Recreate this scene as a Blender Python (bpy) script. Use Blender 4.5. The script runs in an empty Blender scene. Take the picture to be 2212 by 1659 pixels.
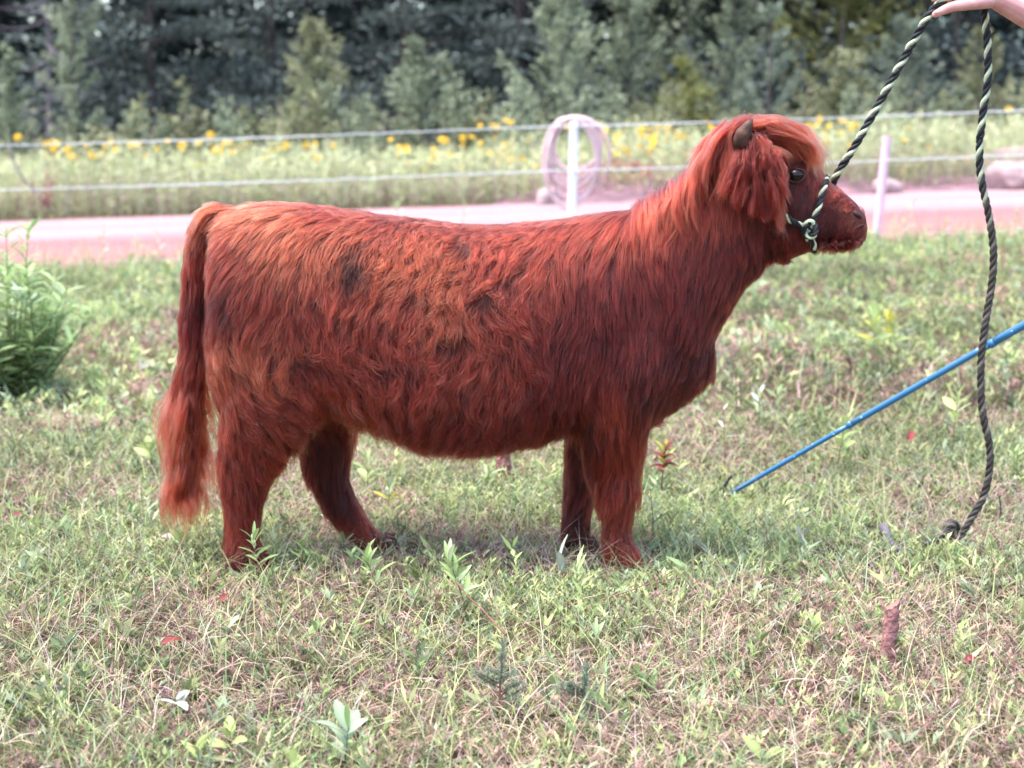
import bpy, math, random
import numpy as np
from mathutils import Vector
from mathutils.bvhtree import BVHTree
from mathutils.kdtree import KDTree

random.seed(7)
rng = np.random.default_rng(7)
scene = bpy.context.scene
C = scene.collection
R = math.radians

# ------------------------------------------------------------------ camera
CAM_H = 1.185
FPX, CX, CY = 3320.0, 1106.0, 829.5          # measured on a 2212 x 1659 copy of the photograph
PITCH = math.atan(535.5 / FPX)
cam_d = bpy.data.cameras.new('camera')
cam = bpy.data.objects.new('camera', cam_d)
C.objects.link(cam)
cam.location = (0, 0, CAM_H)
cam.rotation_euler = (math.pi / 2 - PITCH, 0, 0)
cam_d.sensor_width = 36
cam_d.lens = 36 * FPX / 2212
cam_d.clip_end = 1000
cam_d.dof.use_dof = True
cam_d.dof.focus_distance = 3.62
cam_d.dof.aperture_fstop = 3.3
scene.camera = cam

# ------------------------------------------------------------------ sky, sun, exposure
SUN_EL, SUN_AZ = 72.0, 255.0                 # azimuth: clockwise from +Y, where the light comes from
w = bpy.data.worlds.new('World'); scene.world = w; w.use_nodes = True
nt = w.node_tree
bg = nt.nodes['Background']
sky = nt.nodes.new('ShaderNodeTexSky'); sky.sky_type = 'NISHITA'; sky.sun_disc = False
sky.sun_elevation = R(SUN_EL); sky.sun_rotation = R(SUN_AZ)
sky.air_density = 1.0; sky.dust_density = 3.0; sky.ozone_density = 1.0
nt.links.new(sky.outputs[0], bg.inputs[0]); bg.inputs[1].default_value = 0.15
sl = bpy.data.lights.new('sun', 'SUN'); sl.energy = 1.5; sl.angle = R(42); sl.color = (1.0, 0.95, 0.88)
sun = bpy.data.objects.new('sun', sl); C.objects.link(sun)
az, el = R(SUN_AZ), R(SUN_EL)
to_sun = Vector((math.sin(az) * math.cos(el), math.cos(az) * math.cos(el), math.sin(el)))
sun.rotation_euler = to_sun.to_track_quat('Z', 'Y').to_euler()
scene.view_settings.view_transform = 'Standard'
scene.view_settings.look = 'None'
scene.view_settings.gamma = 1
scene.view_settings.exposure = 2.15
scene.render.engine = 'CYCLES'
scene.cycles.use_denoising = True
scene.cycles.max_bounces = 8
scene.cycles.transparent_max_bounces = 8
scene.cycles.use_adaptive_sampling = False

# ------------------------------------------------------------------ projection helpers
_c, _s = math.cos(PITCH), math.sin(PITCH)

def at(u, v, Y):
    """point at depth Y that the photograph shows at (u, v)"""
    x, y = (u - CX) / FPX, (CY - v) / FPX
    dy, dz = _c + y * _s, -_s + y * _c
    t = Y / dy
    return np.array((x * t, Y, CAM_H + dz * t))

def proj(P):
    P = np.asarray(P)
    dx, dy, dz = P[..., 0], P[..., 1], P[..., 2] - CAM_H
    f = dy * _c - dz * _s
    up = dy * _s + dz * _c
    return CX + FPX * dx / f, CY - FPX * up / f

_lat = rng.random((257, 257))
def vnoise(x, y, scale, off=0.0):
    x = np.asarray(x) * scale + 31.7 + off; y = np.asarray(y) * scale + 17.3 + off * 1.7
    xi, yi = np.floor(x).astype(int), np.floor(y).astype(int)
    fx, fy = x - xi, y - yi
    fx = fx * fx * (3 - 2 * fx); fy = fy * fy * (3 - 2 * fy)
    a = _lat[xi % 257, yi % 257]; b = _lat[(xi + 1) % 257, yi % 257]
    c = _lat[xi % 257, (yi + 1) % 257]; d = _lat[(xi + 1) % 257, (yi + 1) % 257]
    return (a * (1 - fx) + b * fx) * (1 - fy) + (c * (1 - fx) + d * fx) * fy

def sstep(a, b, x):
    t = np.clip((np.asarray(x, float) - a) / (b - a), 0, 1)
    return t * t * (3 - 2 * t)

def ground_z(x, y):
    x = np.asarray(x, float); y = np.asarray(y, float)
    z = 0.034 * np.clip(x, -40, 40) * sstep(5, 14, y)
    near = 1 - sstep(13.5, 15.5, y)
    z = z + near * ((vnoise(x, y, 1.3) - .5) * .05 * sstep(4.4, 6, y) + (vnoise(x, y, 5) - .5) * .025)
    z = z + sstep(25.5, 27.5, y) * .12 + sstep(30, 60, y) * .5
    return z

def on_ground(u, v):
    Y = 3.0
    for Y in np.arange(2.4, 60, .01):
        p = at(u, v, Y)
        if p[2] <= ground_z(p[0], Y):
            return np.array((p[0], Y, float(ground_z(p[0], Y))))
    return p

def norm(a):
    a = np.asarray(a, float)
    return a / np.maximum(np.linalg.norm(a, axis=-1, keepdims=True), 1e-9)

def catmull(pts, n):
    pts = np.asarray(pts, float)
    P = np.vstack([2 * pts[0] - pts[1], pts, 2 * pts[-1] - pts[-2]])
    m = len(pts) - 1
    ts = np.linspace(0, m, n); i = np.minimum(ts.astype(int), m - 1); f = (ts - i)[:, None]
    a, b, c, d = P[i], P[i + 1], P[i + 2], P[i + 3]
    return .5 * (2 * b + (c - a) * f + (2 * a - 5 * b + 4 * c - d) * f ** 2 + (3 * b - a - 3 * c + d) * f ** 3)

# ------------------------------------------------------------------ object helpers
def link(o, parent=None):
    C.objects.link(o)
    if parent is not None:
        o.parent = parent
    return o

def tag(o, label=None, cat=None, group=None, kind=None):
    if label: o['label'] = label
    if cat: o['category'] = cat
    if group: o['group'] = group
    if kind: o['kind'] = kind
    return o

def empty(name, loc, label=None, cat=None, group=None):
    o = bpy.data.objects.new(name, None); o.empty_display_size = .1
    o.location = [float(a) for a in loc]
    link(o); return tag(o, label, cat, group)

class MB:
    """collects vertices, faces and vertex colours; build() links ONE mesh object"""
    def __init__(s):
        s.v = []; s.q = []; s.t = []; s.c = []; s.n = 0
    def add(s, v, quads=None, tris=None, col=(1, 1, 1)):
        v = np.asarray(v, float).reshape(-1, 3)
        c = np.asarray(col, float)
        if c.ndim == 1: c = np.tile(c, (len(v), 1))
        s.v.append(v); s.c.append(c)
        if quads is not None and len(quads): s.q.append(np.asarray(quads).reshape(-1, 4) + s.n)
        if tris is not None and len(tris): s.t.append(np.asarray(tris).reshape(-1, 3) + s.n)
        s.n += len(v); return s
    def tube(s, path, rad, sides=8, col=(1, 1, 1), cap=True, flat=None):
        path = np.asarray(path, float); n = len(path)
        rad = np.broadcast_to(np.asarray(rad, float), (n,))
        T = norm(np.gradient(path, axis=0))
        a = np.array((0, 0, 1.)) if abs(T[0][2]) < .9 else np.array((1., 0, 0))
        U = np.zeros_like(T); U[0] = norm(np.cross(T[0], a))
        for i in range(1, n):
            q = U[i - 1] - T[i] * np.dot(U[i - 1], T[i]); U[i] = norm(q)
        V = np.cross(T, U)
        th = np.arange(sides) * 2 * np.pi / sides
        ring = path[:, None] + rad[:, None, None] * (U[:, None] * np.cos(th)[None, :, None] + V[:, None] * np.sin(th)[None, :, None])
        i = np.arange(n - 1)[:, None]; j = np.arange(sides)[None]
        k = (j + 1) % sides
        Q = np.stack([i * sides + j, i * sides + k, (i + 1) * sides + k, (i + 1) * sides + j], -1).reshape(-1, 4)
        v = ring.reshape(-1, 3); t = []
        c = np.asarray(col, float)
        if c.ndim == 2 and len(c) == n: c = np.repeat(c, sides, 0)
        elif c.ndim == 1: c = np.tile(c, (len(v), 1))
        if cap:
            v = np.vstack([v, path[0], path[-1]]); c = np.vstack([c, c[0], c[-1]])
            b0, b1 = n * sides, n * sides + 1
            for a_ in range(sides):
                t.append((b0, (a_ + 1) % sides, a_)); t.append((b1, (n - 1) * sides + a_, (n - 1) * sides + (a_ + 1) % sides))
        return s.add(v, Q, t, c)
    def leaves(s, base, d, nrm, L, W, col, bend=.15, wide=.42):
        """diamond leaves: base (N,3), direction, face normal, length, width"""
        base = np.asarray(base, float); d = norm(d); N = len(base)
        side = norm(np.cross(d, nrm)); up = np.cross(side, d)
        L = np.broadcast_to(L, (N,))[:, None]; W = np.broadcast_to(W, (N,))[:, None]
        mid = base + d * L * wide + up * L * bend * .5
        tip = base + d * L - up * L * bend * .6
        v = np.stack([base, mid + side * W / 2, tip, mid - side * W / 2], 1)
        q = np.arange(N * 4).reshape(N, 4)
        c = np.asarray(col, float)
        if c.ndim == 1: c = np.tile(c, (N, 1))
        return s.add(v, q, None, np.repeat(c, 4, 0))
    def blades(s, base, head, h, lean, W, col, segs=3, tipw=.15):
        """grass blades that arc over: heading (N,2)"""
        N = len(base); base = np.asarray(base, float)
        h = np.broadcast_to(h, (N,)); lean = np.broadcast_to(lean, (N,)); W = np.broadcast_to(W, (N,))
        hd = np.concatenate([norm(head), np.zeros((N, 1))], 1)
        side = np.stack([-hd[:, 1], hd[:, 0], np.zeros(N)], 1)
        rows = []
        for k in range(segs + 1):
            t = k / segs
            p = base + hd * (lean * t ** 1.7)[:, None] + np.array((0, 0, 1.)) * (h * (t - .25 * np.minimum(1, lean / np.maximum(h, 1e-3)) * t * t))[:, None]
            ww = W * (1 - (1 - tipw) * t ** 1.5) / 2
            rows.append(p + side * ww[:, None]); rows.append(p - side * ww[:, None])
        v = np.stack(rows, 1)
        m = 2 * (segs + 1)
        b = (np.arange(N) * m)[:, None]
        q = np.concatenate([b + np.array((2 * k, 2 * k + 1, 2 * k + 3, 2 * k + 2))[None] for k in range(segs)], 0)
        c = np.asarray(col, float)
        if c.ndim == 1: c = np.tile(c, (N, 1))
        return s.add(v, q, None, np.repeat(c, m, 0))
    def mesh(s, name, mat=None, smooth=False):
        me = bpy.data.meshes.new(name)
        v = np.vstack(s.v); c = np.vstack(s.c)
        q = np.vstack(s.q) if s.q else np.zeros((0, 4), int)
        t = np.vstack(s.t) if s.t else np.zeros((0, 3), int)
        me.vertices.add(len(v)); me.vertices.foreach_set('co', v.ravel())
        nl = q.size + t.size
        me.loops.add(nl); me.loops.foreach_set('vertex_index', np.concatenate([q.ravel(), t.ravel()]).astype(np.int32))
        me.polygons.add(len(q) + len(t))
        st = np.concatenate([np.arange(len(q)) * 4, q.size + np.arange(len(t)) * 3]).astype(np.int32)
        me.polygons.foreach_set('loop_start', st)
        if smooth: me.polygons.foreach_set('use_smooth', np.ones(len(st), bool))
        me.update(calc_edges=True)
        at_ = me.attributes.new('col', 'FLOAT_COLOR', 'POINT')
        at_.data.foreach_set('color', np.hstack([c, np.ones((len(c), 1))]).ravel())
        if mat: me.materials.append(mat)
        me.validate()
        return me
    def build(s, name, mat, parent=None, smooth=False, origin=None):
        if origin is not None:
            o_ = np.asarray(origin, float); s.v = [a - o_ for a in s.v]
        o = bpy.data.objects.new(name, s.mesh(name, mat, smooth))
        if origin is not None and parent is None: o.location = [float(a) for a in origin]
        return link(o, parent)

# ------------------------------------------------------------------ materials
def new_mat(name):
    m = bpy.data.materials.new(name); m.use_nodes = True
    n = m.node_tree.nodes; l = m.node_tree.links
    return m, n, l, n['Principled BSDF'], n['Material Output']

def mat_plain(name, col, rough=.7, var=.25, scale=8.0, bump=0.0, bscale=60.0, spec=.3, metallic=0.0, coat=0.0, col2=None):
    m, n, l, p, o = new_mat(name)
    tc = n.new('ShaderNodeTexCoord'); ns = n.new('ShaderNodeTexNoise'); ns.inputs['Scale'].default_value = scale; ns.inputs['Detail'].default_value = 6
    l.new(tc.outputs['Object'], ns.inputs['Vector'])
    mx = n.new('ShaderNodeMix'); mx.data_type = 'RGBA'
    c2 = col2 if col2 else tuple(a * (1 - var) for a in col)
    mx.inputs['A'].default_value = (*c2, 1); mx.inputs['B'].default_value = (*(tuple(min(1, a * (1 + var * .5)) for a in col) if not col2 else col), 1)
    rp = n.new('ShaderNodeValToRGB'); rp.color_ramp.elements[0].position = .35; rp.color_ramp.elements[1].position = .65
    l.new(ns.outputs['Fac'], rp.inputs[0]); l.new(rp.outputs[0], mx.inputs['Factor']); l.new(mx.outputs['Result'], p.inputs['Base Color'])
    p.inputs['Roughness'].default_value = rough; p.inputs['Specular IOR Level'].default_value = spec; p.inputs['Metallic'].default_value = metallic
    p.inputs['Coat Weight'].default_value = coat
    if bump:
        nb = n.new('ShaderNodeTexNoise'); nb.inputs['Scale'].default_value = bscale; nb.inputs['Detail'].default_value = 5
        l.new(tc.outputs['Object'], nb.inputs['Vector'])
        b = n.new('ShaderNodeBump'); b.inputs['Strength'].default_value = bump; b.inputs['Distance'].default_value = .01
        l.new(nb.outputs['Fac'], b.inputs['Height']); l.new(b.outputs[0], p.inputs['Normal'])
    return m

def mat_leaf(name, rough=.55, trans=.3, spec=.25):
    """colour from the mesh's own leaf colours, a little light passing through"""
    m, n, l, p, o = new_mat(name)
    a = n.new('ShaderNodeAttribute'); a.attribute_name = 'col'
    l.new(a.outputs['Color'], p.inputs['Base Color'])
    p.inputs['Roughness'].default_value = rough; p.inputs['Specular IOR Level'].default_value = spec
    t = n.new('ShaderNodeBsdfTranslucent'); l.new(a.outputs['Color'], t.inputs['Color'])
    mx = n.new('ShaderNodeMixShader'); mx.inputs[0].default_value = trans
    l.new(p.outputs[0], mx.inputs[1]); l.new(t.outputs[0], mx.inputs[2]); l.new(mx.outputs[0], o.inputs['Surface'])
    return m

def mat_hair(name, rough=.38):
    m, n, l, p, o = new_mat(name)
    n.remove(p)
    h = n.new('ShaderNodeBsdfHairPrincipled'); h.model = 'CHIANG'; h.parametrization = 'COLOR'
    a = n.new('ShaderNodeAttribute'); a.attribute_name = 'col'
    hi = n.new('ShaderNodeHairInfo')
    mx = n.new('ShaderNodeMix'); mx.data_type = 'RGBA'; mx.blend_type = 'MULTIPLY'
    mx.inputs['Factor'].default_value = 1
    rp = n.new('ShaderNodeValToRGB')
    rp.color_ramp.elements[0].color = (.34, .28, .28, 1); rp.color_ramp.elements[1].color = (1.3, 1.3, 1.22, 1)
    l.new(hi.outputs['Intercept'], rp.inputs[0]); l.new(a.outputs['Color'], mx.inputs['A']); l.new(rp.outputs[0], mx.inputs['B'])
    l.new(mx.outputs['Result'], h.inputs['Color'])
    h.inputs['Roughness'].default_value = rough; h.inputs['Radial Roughness'].default_value = .45
    h.inputs['Random Roughness'].default_value = .2; h.inputs['IOR'].default_value = 1.38
    l.new(h.outputs[0], o.inputs['Surface'])
    return m

M = {}
M['leaf'] = mat_leaf('foliage')
M['litter'] = mat_leaf('dry_litter', .8, .15, .1)
M['petal'] = mat_leaf('petal', .6, .35)
M['hair'] = mat_hair('red_hair')
M['bark'] = mat_plain('bark', (.085, .068, .062), .9, .4, 20, .6, 40)
M['stem'] = mat_plain('green_stem', (.12, .14, .05), .7, .3, 30)
M['redstem'] = mat_plain('red_stem', (.20, .085, .07), .6, .3, 30)
M['pvc_white'] = mat_plain('white_plastic', (.86, .85, .88), .45, .05, 6)
M['pvc_pink'] = mat_plain('pinkish_plastic', (.74, .50, .62), .5, .10, 6)
M['hose'] = mat_plain('pink_hose', (.74, .52, .55), .45, .10, 9)
M['wire'] = mat_plain('poly_wire', (.60, .61, .67), .6, .2, 30)
M['rock'] = mat_plain('pink_granite', (.36, .265, .27), .85, .3, 7, .5, 20)

# ================================================================== THE SETTING
def sheet(name, xs, ys, dz, mat, col=None):
    X, Y = np.meshgrid(xs, ys)
    Z = ground_z(X, Y) + dz(X, Y)
    v = np.stack([X, Y, Z], -1).reshape(-1, 3)
    nx, ny = len(xs), len(ys)
    i, j = np.meshgrid(np.arange(nx - 1), np.arange(ny - 1))
    a = (j * nx + i).ravel()
    mb = MB(); mb.add(v, np.stack([a, a + 1, a + nx + 1, a + nx], 1))
    o = mb.build(name, mat, None, True); tag(o, kind='structure'); return o

def mat_soil():
    m, n, l, p, o = new_mat('meadow_soil')
    tc = n.new('ShaderNodeTexCoord')
    n1 = n.new('ShaderNodeTexNoise'); n1.inputs['Scale'].default_value = 3; n1.inputs['Detail'].default_value = 8
    n2 = n.new('ShaderNodeTexNoise'); n2.inputs['Scale'].default_value = 55; n2.inputs['Detail'].default_value = 6
    l.new(tc.outputs['Object'], n1.inputs['Vector']); l.new(tc.outputs['Object'], n2.inputs['Vector'])
    r1 = n.new('ShaderNodeValToRGB')
    r1.color_ramp.elements[0].position = .35; r1.color_ramp.elements[1].position = .65
    r1.color_ramp.elements[0].color = (.060, .060, .030, 1); r1.color_ramp.elements[1].color = (.105, .072, .055, 1)
    r2 = n.new('ShaderNodeValToRGB'); r2.color_ramp.elements[0].color = (.5, .5, .5, 1); r2.color_ramp.elements[1].color = (1.5, 1.45, 1.3, 1)
    mx = n.new('ShaderNodeMix'); mx.data_type = 'RGBA'; mx.blend_type = 'MULTIPLY'; mx.inputs['Factor'].default_value = 1
    l.new(n1.outputs['Fac'], r1.inputs[0]); l.new(n2.outputs['Fac'], r2.inputs[0])
    l.new(r1.outputs[0], mx.inputs['A']); l.new(r2.outputs[0], mx.inputs['B']); l.new(mx.outputs['Result'], p.inputs['Base Color'])
    p.inputs['Roughness'].default_value = .95; p.inputs['Specular IOR Level'].default_value = .1
    b = n.new('ShaderNodeBump'); b.inputs['Strength'].default_value = .8; b.inputs['Distance'].default_value = .02
    l.new(n2.outputs['Fac'], b.inputs['Height']); l.new(b.outputs[0], p.inputs['Normal'])
    return m

def mat_road():
    """pink crushed gravel: a salmon shoulder on the near side, a paler driven track beyond"""
    m, n, l, p, o = new_mat('pink_gravel')
    tc = n.new('ShaderNodeTexCoord'); sx = n.new('ShaderNodeSeparateXYZ'); l.new(tc.outputs['Object'], sx.inputs[0])
    mp = n.new('ShaderNodeMapping'); mp.inputs['Scale'].default_value = (.25, 1.6, 1); l.new(tc.outputs['Object'], mp.inputs[0])
    nz = n.new('ShaderNodeTexNoise'); nz.inputs['Scale'].default_value = 1.2; nz.inputs['Detail'].default_value = 6; l.new(mp.outputs[0], nz.inputs['Vector'])
    ad = n.new('ShaderNodeMath'); ad.operation = 'MULTIPLY_ADD'; ad.inputs[1].default_value = 2.4
    l.new(nz.outputs['Fac'], ad.inputs[0]); l.new(sx.outputs['Y'], ad.inputs[2])
    mr = n.new('ShaderNodeMapRange'); mr.inputs['From Min'].default_value = 15.5; mr.inputs['From Max'].default_value = 27.5; l.new(ad.outputs[0], mr.inputs[0])
    rp = n.new('ShaderNodeValToRGB'); e = rp.color_ramp.elements
    e[0].position = 0; e[0].color = (.28, .145, .165, 1)
    e[1].position = 1; e[1].color = (.31, .195, .215, 1)
    for q, c in ((.10, (.285, .122, .126)), (.25, (.315, .148, .150)), (.40, (.285, .122, .126)), (.52, (.335, .205, .213)), (.65, (.365, .235, .241)), (.75, (.325, .19, .20)), (.9, (.365, .235, .241))):
        k = e.new(q); k.color = (*c, 1)
    l.new(mr.outputs[0], rp.inputs[0])
    g = n.new('ShaderNodeTexVoronoi'); g.inputs['Scale'].default_value = 28; l.new(tc.outputs['Object'], g.inputs['Vector'])
    r2 = n.new('ShaderNodeMapRange'); r2.inputs['To Min'].default_value = .75; r2.inputs['To Max'].default_value = 1.12
    l.new(g.outputs['Color'], r2.inputs[0])
    mx = n.new('ShaderNodeMix'); mx.data_type = 'RGBA'; mx.blend_type = 'MULTIPLY'; mx.inputs['Factor'].default_value = 1
    l.new(rp.outputs[0], mx.inputs['A']); l.new(r2.outputs[0], mx.inputs['B']); l.new(mx.outputs['Result'], p.inputs['Base Color'])
    b = n.new('ShaderNodeBump'); b.inputs['Strength'].default_value = .6; b.inputs['Distance'].default_value = .03
    l.new(g.outputs['Distance'], b.inputs['Height']); l.new(b.outputs[0], p.inputs['Normal'])
    p.inputs['Roughness'].default_value = .95; p.inputs['Specular IOR Level'].default_value = .1
    return m

xs = np.concatenate([np.linspace(-160, -14, 30), np.linspace(-13.5, -3.2, 40), np.linspace(-3, 3, 90), np.linspace(3.2, 13.5, 40), np.linspace(14, 160, 30)])
ys = np.concatenate([np.linspace(-30, 1.8, 12), np.linspace(2, 7, 80), np.linspace(7.2, 17, 60), np.linspace(17.4, 70, 70), np.linspace(75, 320, 20)])
sheet('ground', xs, ys, lambda X, Y: 0 * X, mat_soil())
rx = np.linspace(-40, 40, 160); ry = np.linspace(15.1, 26.2, 40)
sheet('road', rx, ry, lambda X, Y: .012 + .05 * np.sin(np.clip((Y - 15.1) / 11.1, 0, 1) * np.pi) + (vnoise(X, Y, .8) - .5) * .03, mat_road())
# low ridge of pinkish earth thrown up along the far side of the road
bx_ = np.linspace(-.3, 16, 120); by_ = np.linspace(25.9, 28.4, 18)
def berm_dz(X, Y):
    t = (Y - 25.9) / 2.5
    return .004 + np.sin(np.clip(t, 0, 1) * np.pi) * sstep(-.3, 1.2, X) * (.10 + .26 * vnoise(X, Y, 1.1, 3)) * (1 - .5 * sstep(2.6, 4.5, X))
M['earth'] = mat_plain('pinkish_earth', (.23, .13, .15), .95, .4, 3, .8, 12, col2=(.11, .065, .08))
o = sheet('earth_ridge', bx_, by_, berm_dz, M['earth'])

# ------------------------------------------------------------------ low ground cover (nobody could count it)
def jit(col, n, v=.25, hue=.08):
    c = np.tile(np.asarray(col, float), (n, 1))
    return np.clip(c * (1 + (rng.random((n, 1)) - .5) * 2 * v) * (1 + (rng.random((n, 3)) - .5) * 2 * hue), .005, .95)

def scatter(n, y0, y1, margin=1.25, bias=1.0):
    """points on the ground in the wedge the camera looks into, even in area"""
    t = rng.random(n)
    Y = np.sqrt(y0 ** 2 + (y1 ** 2 - y0 ** 2) * t ** bias)
    X = (rng.random(n) - .5) * 2 * (Y * 1106 / FPX * margin + .25)
    return X, Y

GREENS = np.array([(.25, .32, .125), (.34, .38, .165), (.18, .25, .115), (.39, .41, .20), (.29, .35, .22)])
BROWNS = np.array([(.33, .21, .17), (.26, .16, .145), (.40, .28, .21)])
STRAWS = np.array([(.42, .34, .24), (.48, .41, .33), (.36, .27, .21), (.46, .34, .33)])

def patch(X, Y):
    """0..1 how brown a spot is"""
    a = vnoise(X, Y, 1.7, 2) * .6 + vnoise(X, Y, 4.5, 5) * .4
    return sstep(.43, .62, a)

def pick(pal, n):
    return pal[rng.integers(0, len(pal), n)]

FEET = [tuple(at(u, v, Y)[:2]) for u, v, Y in ((545, 1236, 4.09), (838, 1194, 4.27), (1352, 1234, 4.10), (1262, 1196, 4.27))]
def sprigs(mb, n, y0, y1, leaves, sl, ll, lw, margin=1.25, bf=.72):
    X, Y = scatter(n, y0, y1, margin)
    br = patch(X, Y)
    gz = ground_z(X, Y)
    lush = vnoise(X, Y, 2.3, 9)
    ht = sl * (.45 + 1.1 * lush) * (.6 + .8 * rng.random(n)) * (1 - .35 * br)
    for fx, fy in FEET:
        ht = ht * (1 - .72 * np.exp(-(((X - fx) / .10) ** 2 + ((Y - fy + .06) / .14) ** 2)))
    ang = rng.random(n) * 2 * np.pi; tilt = rng.random(n) * 1.1
    sd = np.stack([np.cos(ang) * np.sin(tilt), np.sin(ang) * np.sin(tilt), np.cos(tilt)], 1)
    isb = rng.random(n) < br * bf
    col = np.where(isb[:, None], pick(BROWNS, n), pick(GREENS, n)) * (.5 + .85 * rng.random((n, 1)))
    tw = vnoise(X, Y, .9, 14)[:, None]
    col = col * (.62 + .74 * tw)
    base = np.stack([X, Y, gz - .005], 1)
    t = (np.arange(leaves) + .5) / leaves
    P = base[:, None] + sd[:, None] * (ht[:, None] * (.15 + .85 * t[None]))[..., None]
    P[..., 2] += -(.25 * ht[:, None]) * t[None] ** 2
    la = rng.random((n, leaves)) * 2 * np.pi
    out = np.stack([np.cos(la), np.sin(la), rng.random((n, leaves)) * .9 + .05], -1) + sd[:, None] * .7
    nr = np.stack([rng.normal(0, .5, (n, leaves)), rng.normal(0, .5, (n, leaves)) - .25, np.ones((n, leaves))], -1)
    k = n * leaves
    L = ll * (.55 + .9 * rng.random(k)); W = lw * (.6 + .8 * rng.random(k))
    cc = np.repeat(col, leaves, 0) * (.8 + .4 * rng.random((k, 1))) * (.86 + .3 * np.tile(t, n)[:, None])
    mb.leaves(P.reshape(-1, 3), out.reshape(-1, 3), nr.reshape(-1, 3), L, W, np.clip(cc, .005, .9))
    return base, sd, ht, col

def blade_field(mb, n, y0, y1, h, lean, W, pal, margin=1.25, keep=None, segs=3):
    X, Y = scatter(n, y0, y1, margin)
    if keep is not None:
        k = rng.random(n) < keep(X, Y); X, Y = X[k], Y[k]; n = len(X)
    hh = h * (.4 + 1.0 * rng.random(n)); ln = hh * lean * (.3 + 1.4 * rng.random(n))
    a = rng.random(n) * 2 * np.pi
    mb.blades(np.stack([X, Y, ground_z(X, Y) - .004], 1), np.stack([np.cos(a), np.sin(a)], 1), hh, ln, W * (.6 + .8 * rng.random(n)), pick(pal, n) * (.7 + .6 * rng.random((n, 1))), segs)

# creeping weeds
g = MB()
sprigs(g, 22000, 2.45, 6.2, 15, .088, .0165, .0038)
sprigs(g, 4200, 2.45, 6.2, 9, .085, .023, .0075, bf=.25)
sprigs(g, 420, 2.45, 6.2, 9, .13, .045, .011, bf=0)
sprigs(g, 24000, 5.8, 15.3, 10, .12, .030, .0095, margin=1.5)
sprigs(g, 3600, 6.0, 15.4, 11, .18, .050, .015, margin=1.5, bf=.1)
tag(g.build('ground_cover', M['leaf']), 'low tangled green and brown weeds covering the paddock', 'weeds', kind='stuff')
# grass blades
g = MB()
blade_field(g, 15000, 2.45, 6.2, .11, .9, .0026, GREENS * 1.1)
blade_field(g, 9500, 6.0, 15.3, .14, .7, .007, GREENS * 1.1, margin=1.5)
blade_field(g, 3800, 13.2, 15.4, .30, .4, .009, GREENS * 1.2, margin=1.6)
tag(g.build('grass', M['leaf']), 'fine green grass blades growing through the weeds', 'grass', kind='stuff')
# straw and dead stalks lying in it
g = MB()
kb = lambda X, Y: .15 + .75 * patch(X, Y)
blade_field(g, 20000, 2.45, 6.2, .05, 3.2, .0019, STRAWS, keep=kb)
blade_field(g, 4500, 2.45, 6.2, .13, 1.2, .0019, STRAWS * .9)
blade_field(g, 9000, 6.0, 15.3, .08, 2.5, .006, STRAWS * .9, keep=kb)
n = 14000
X, Y = scatter(n, 2.45, 6.2); k = rng.random(n) < kb(X, Y); X, Y = X[k], Y[k]; n = len(X)
a = rng.random(n) * 2 * np.pi; tl = rng.normal(0, .35, n)
d = np.stack([np.cos(a), np.sin(a), tl], 1); L = .03 + .10 * rng.random(n)
g.leaves(np.stack([X, Y, ground_z(X, Y) + .01 + .05 * rng.random(n)], 1), d, np.stack([rng.normal(0, .3, n), rng.normal(0, .3, n), np.ones(n)], 1), L, .0026, np.where(rng.random((n, 1)) < .45, pick(BROWNS, n) * 1.2, pick(STRAWS, n)))
tag(g.build('dry_straw', M['litter']), 'dry straw and dead brown stalks scattered among the weeds', 'straw', kind='stuff')

# ================================================================== BACKGROUND: meadow, flowers, trees
def ux(u, Y):
    return float(at(u, 300, Y)[0])

def thicket(mb, n, y0, y1, h, leaves, ll, lw, pal, margin=1.2, keep=None):
    X, Y = scatter(n, y0, y1, margin)
    if keep is not None:
        k = rng.random(n) < keep(X, Y); X, Y = X[k], Y[k]; n = len(X)
    gz = ground_z(X, Y)
    ht = h * (.55 + .6 * vnoise(X, Y, .5, 4)) * (.75 + .4 * rng.random(n))
    col = pick(pal, n) * (.8 + .4 * rng.random((n, 1)))
    a = rng.random(n) * 6.283
    mb.blades(np.stack([X, Y, gz], 1), np.stack([np.cos(a), np.sin(a)], 1), ht, ht * .25 * rng.random(n), .018, col * .9, 3)
    t = rng.random((n, leaves)) ** .8
    P = np.stack([X, Y, gz], 1)[:, None] + np.stack([np.zeros_like(t), np.zeros_like(t), ht[:, None] * t], -1)
    la = rng.random((n, leaves)) * 6.283
    d = np.stack([np.cos(la), np.sin(la), .2 + .9 * rng.random((n, leaves))], -1)
    k = n * leaves
    low = (1 - t.reshape(-1, 1))
    cc = np.repeat(col, leaves, 0) * (.8 + .4 * rng.random((k, 1)))
    dry = (rng.random((k, 1)) < low * .55)
    cc = np.where(dry, pick(STRAWS, k) * .75, cc)
    nr = np.stack([rng.normal(0, .5, k), rng.normal(0, .5, k) - .4, np.ones(k)], 1)
    mb.leaves(P.reshape(-1, 3), d.reshape(-1, 3), nr, ll * (.6 + .8 * rng.random(k)), lw * (.6 + .8 * rng.random(k)), np.clip(cc, .01, .9))

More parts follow.
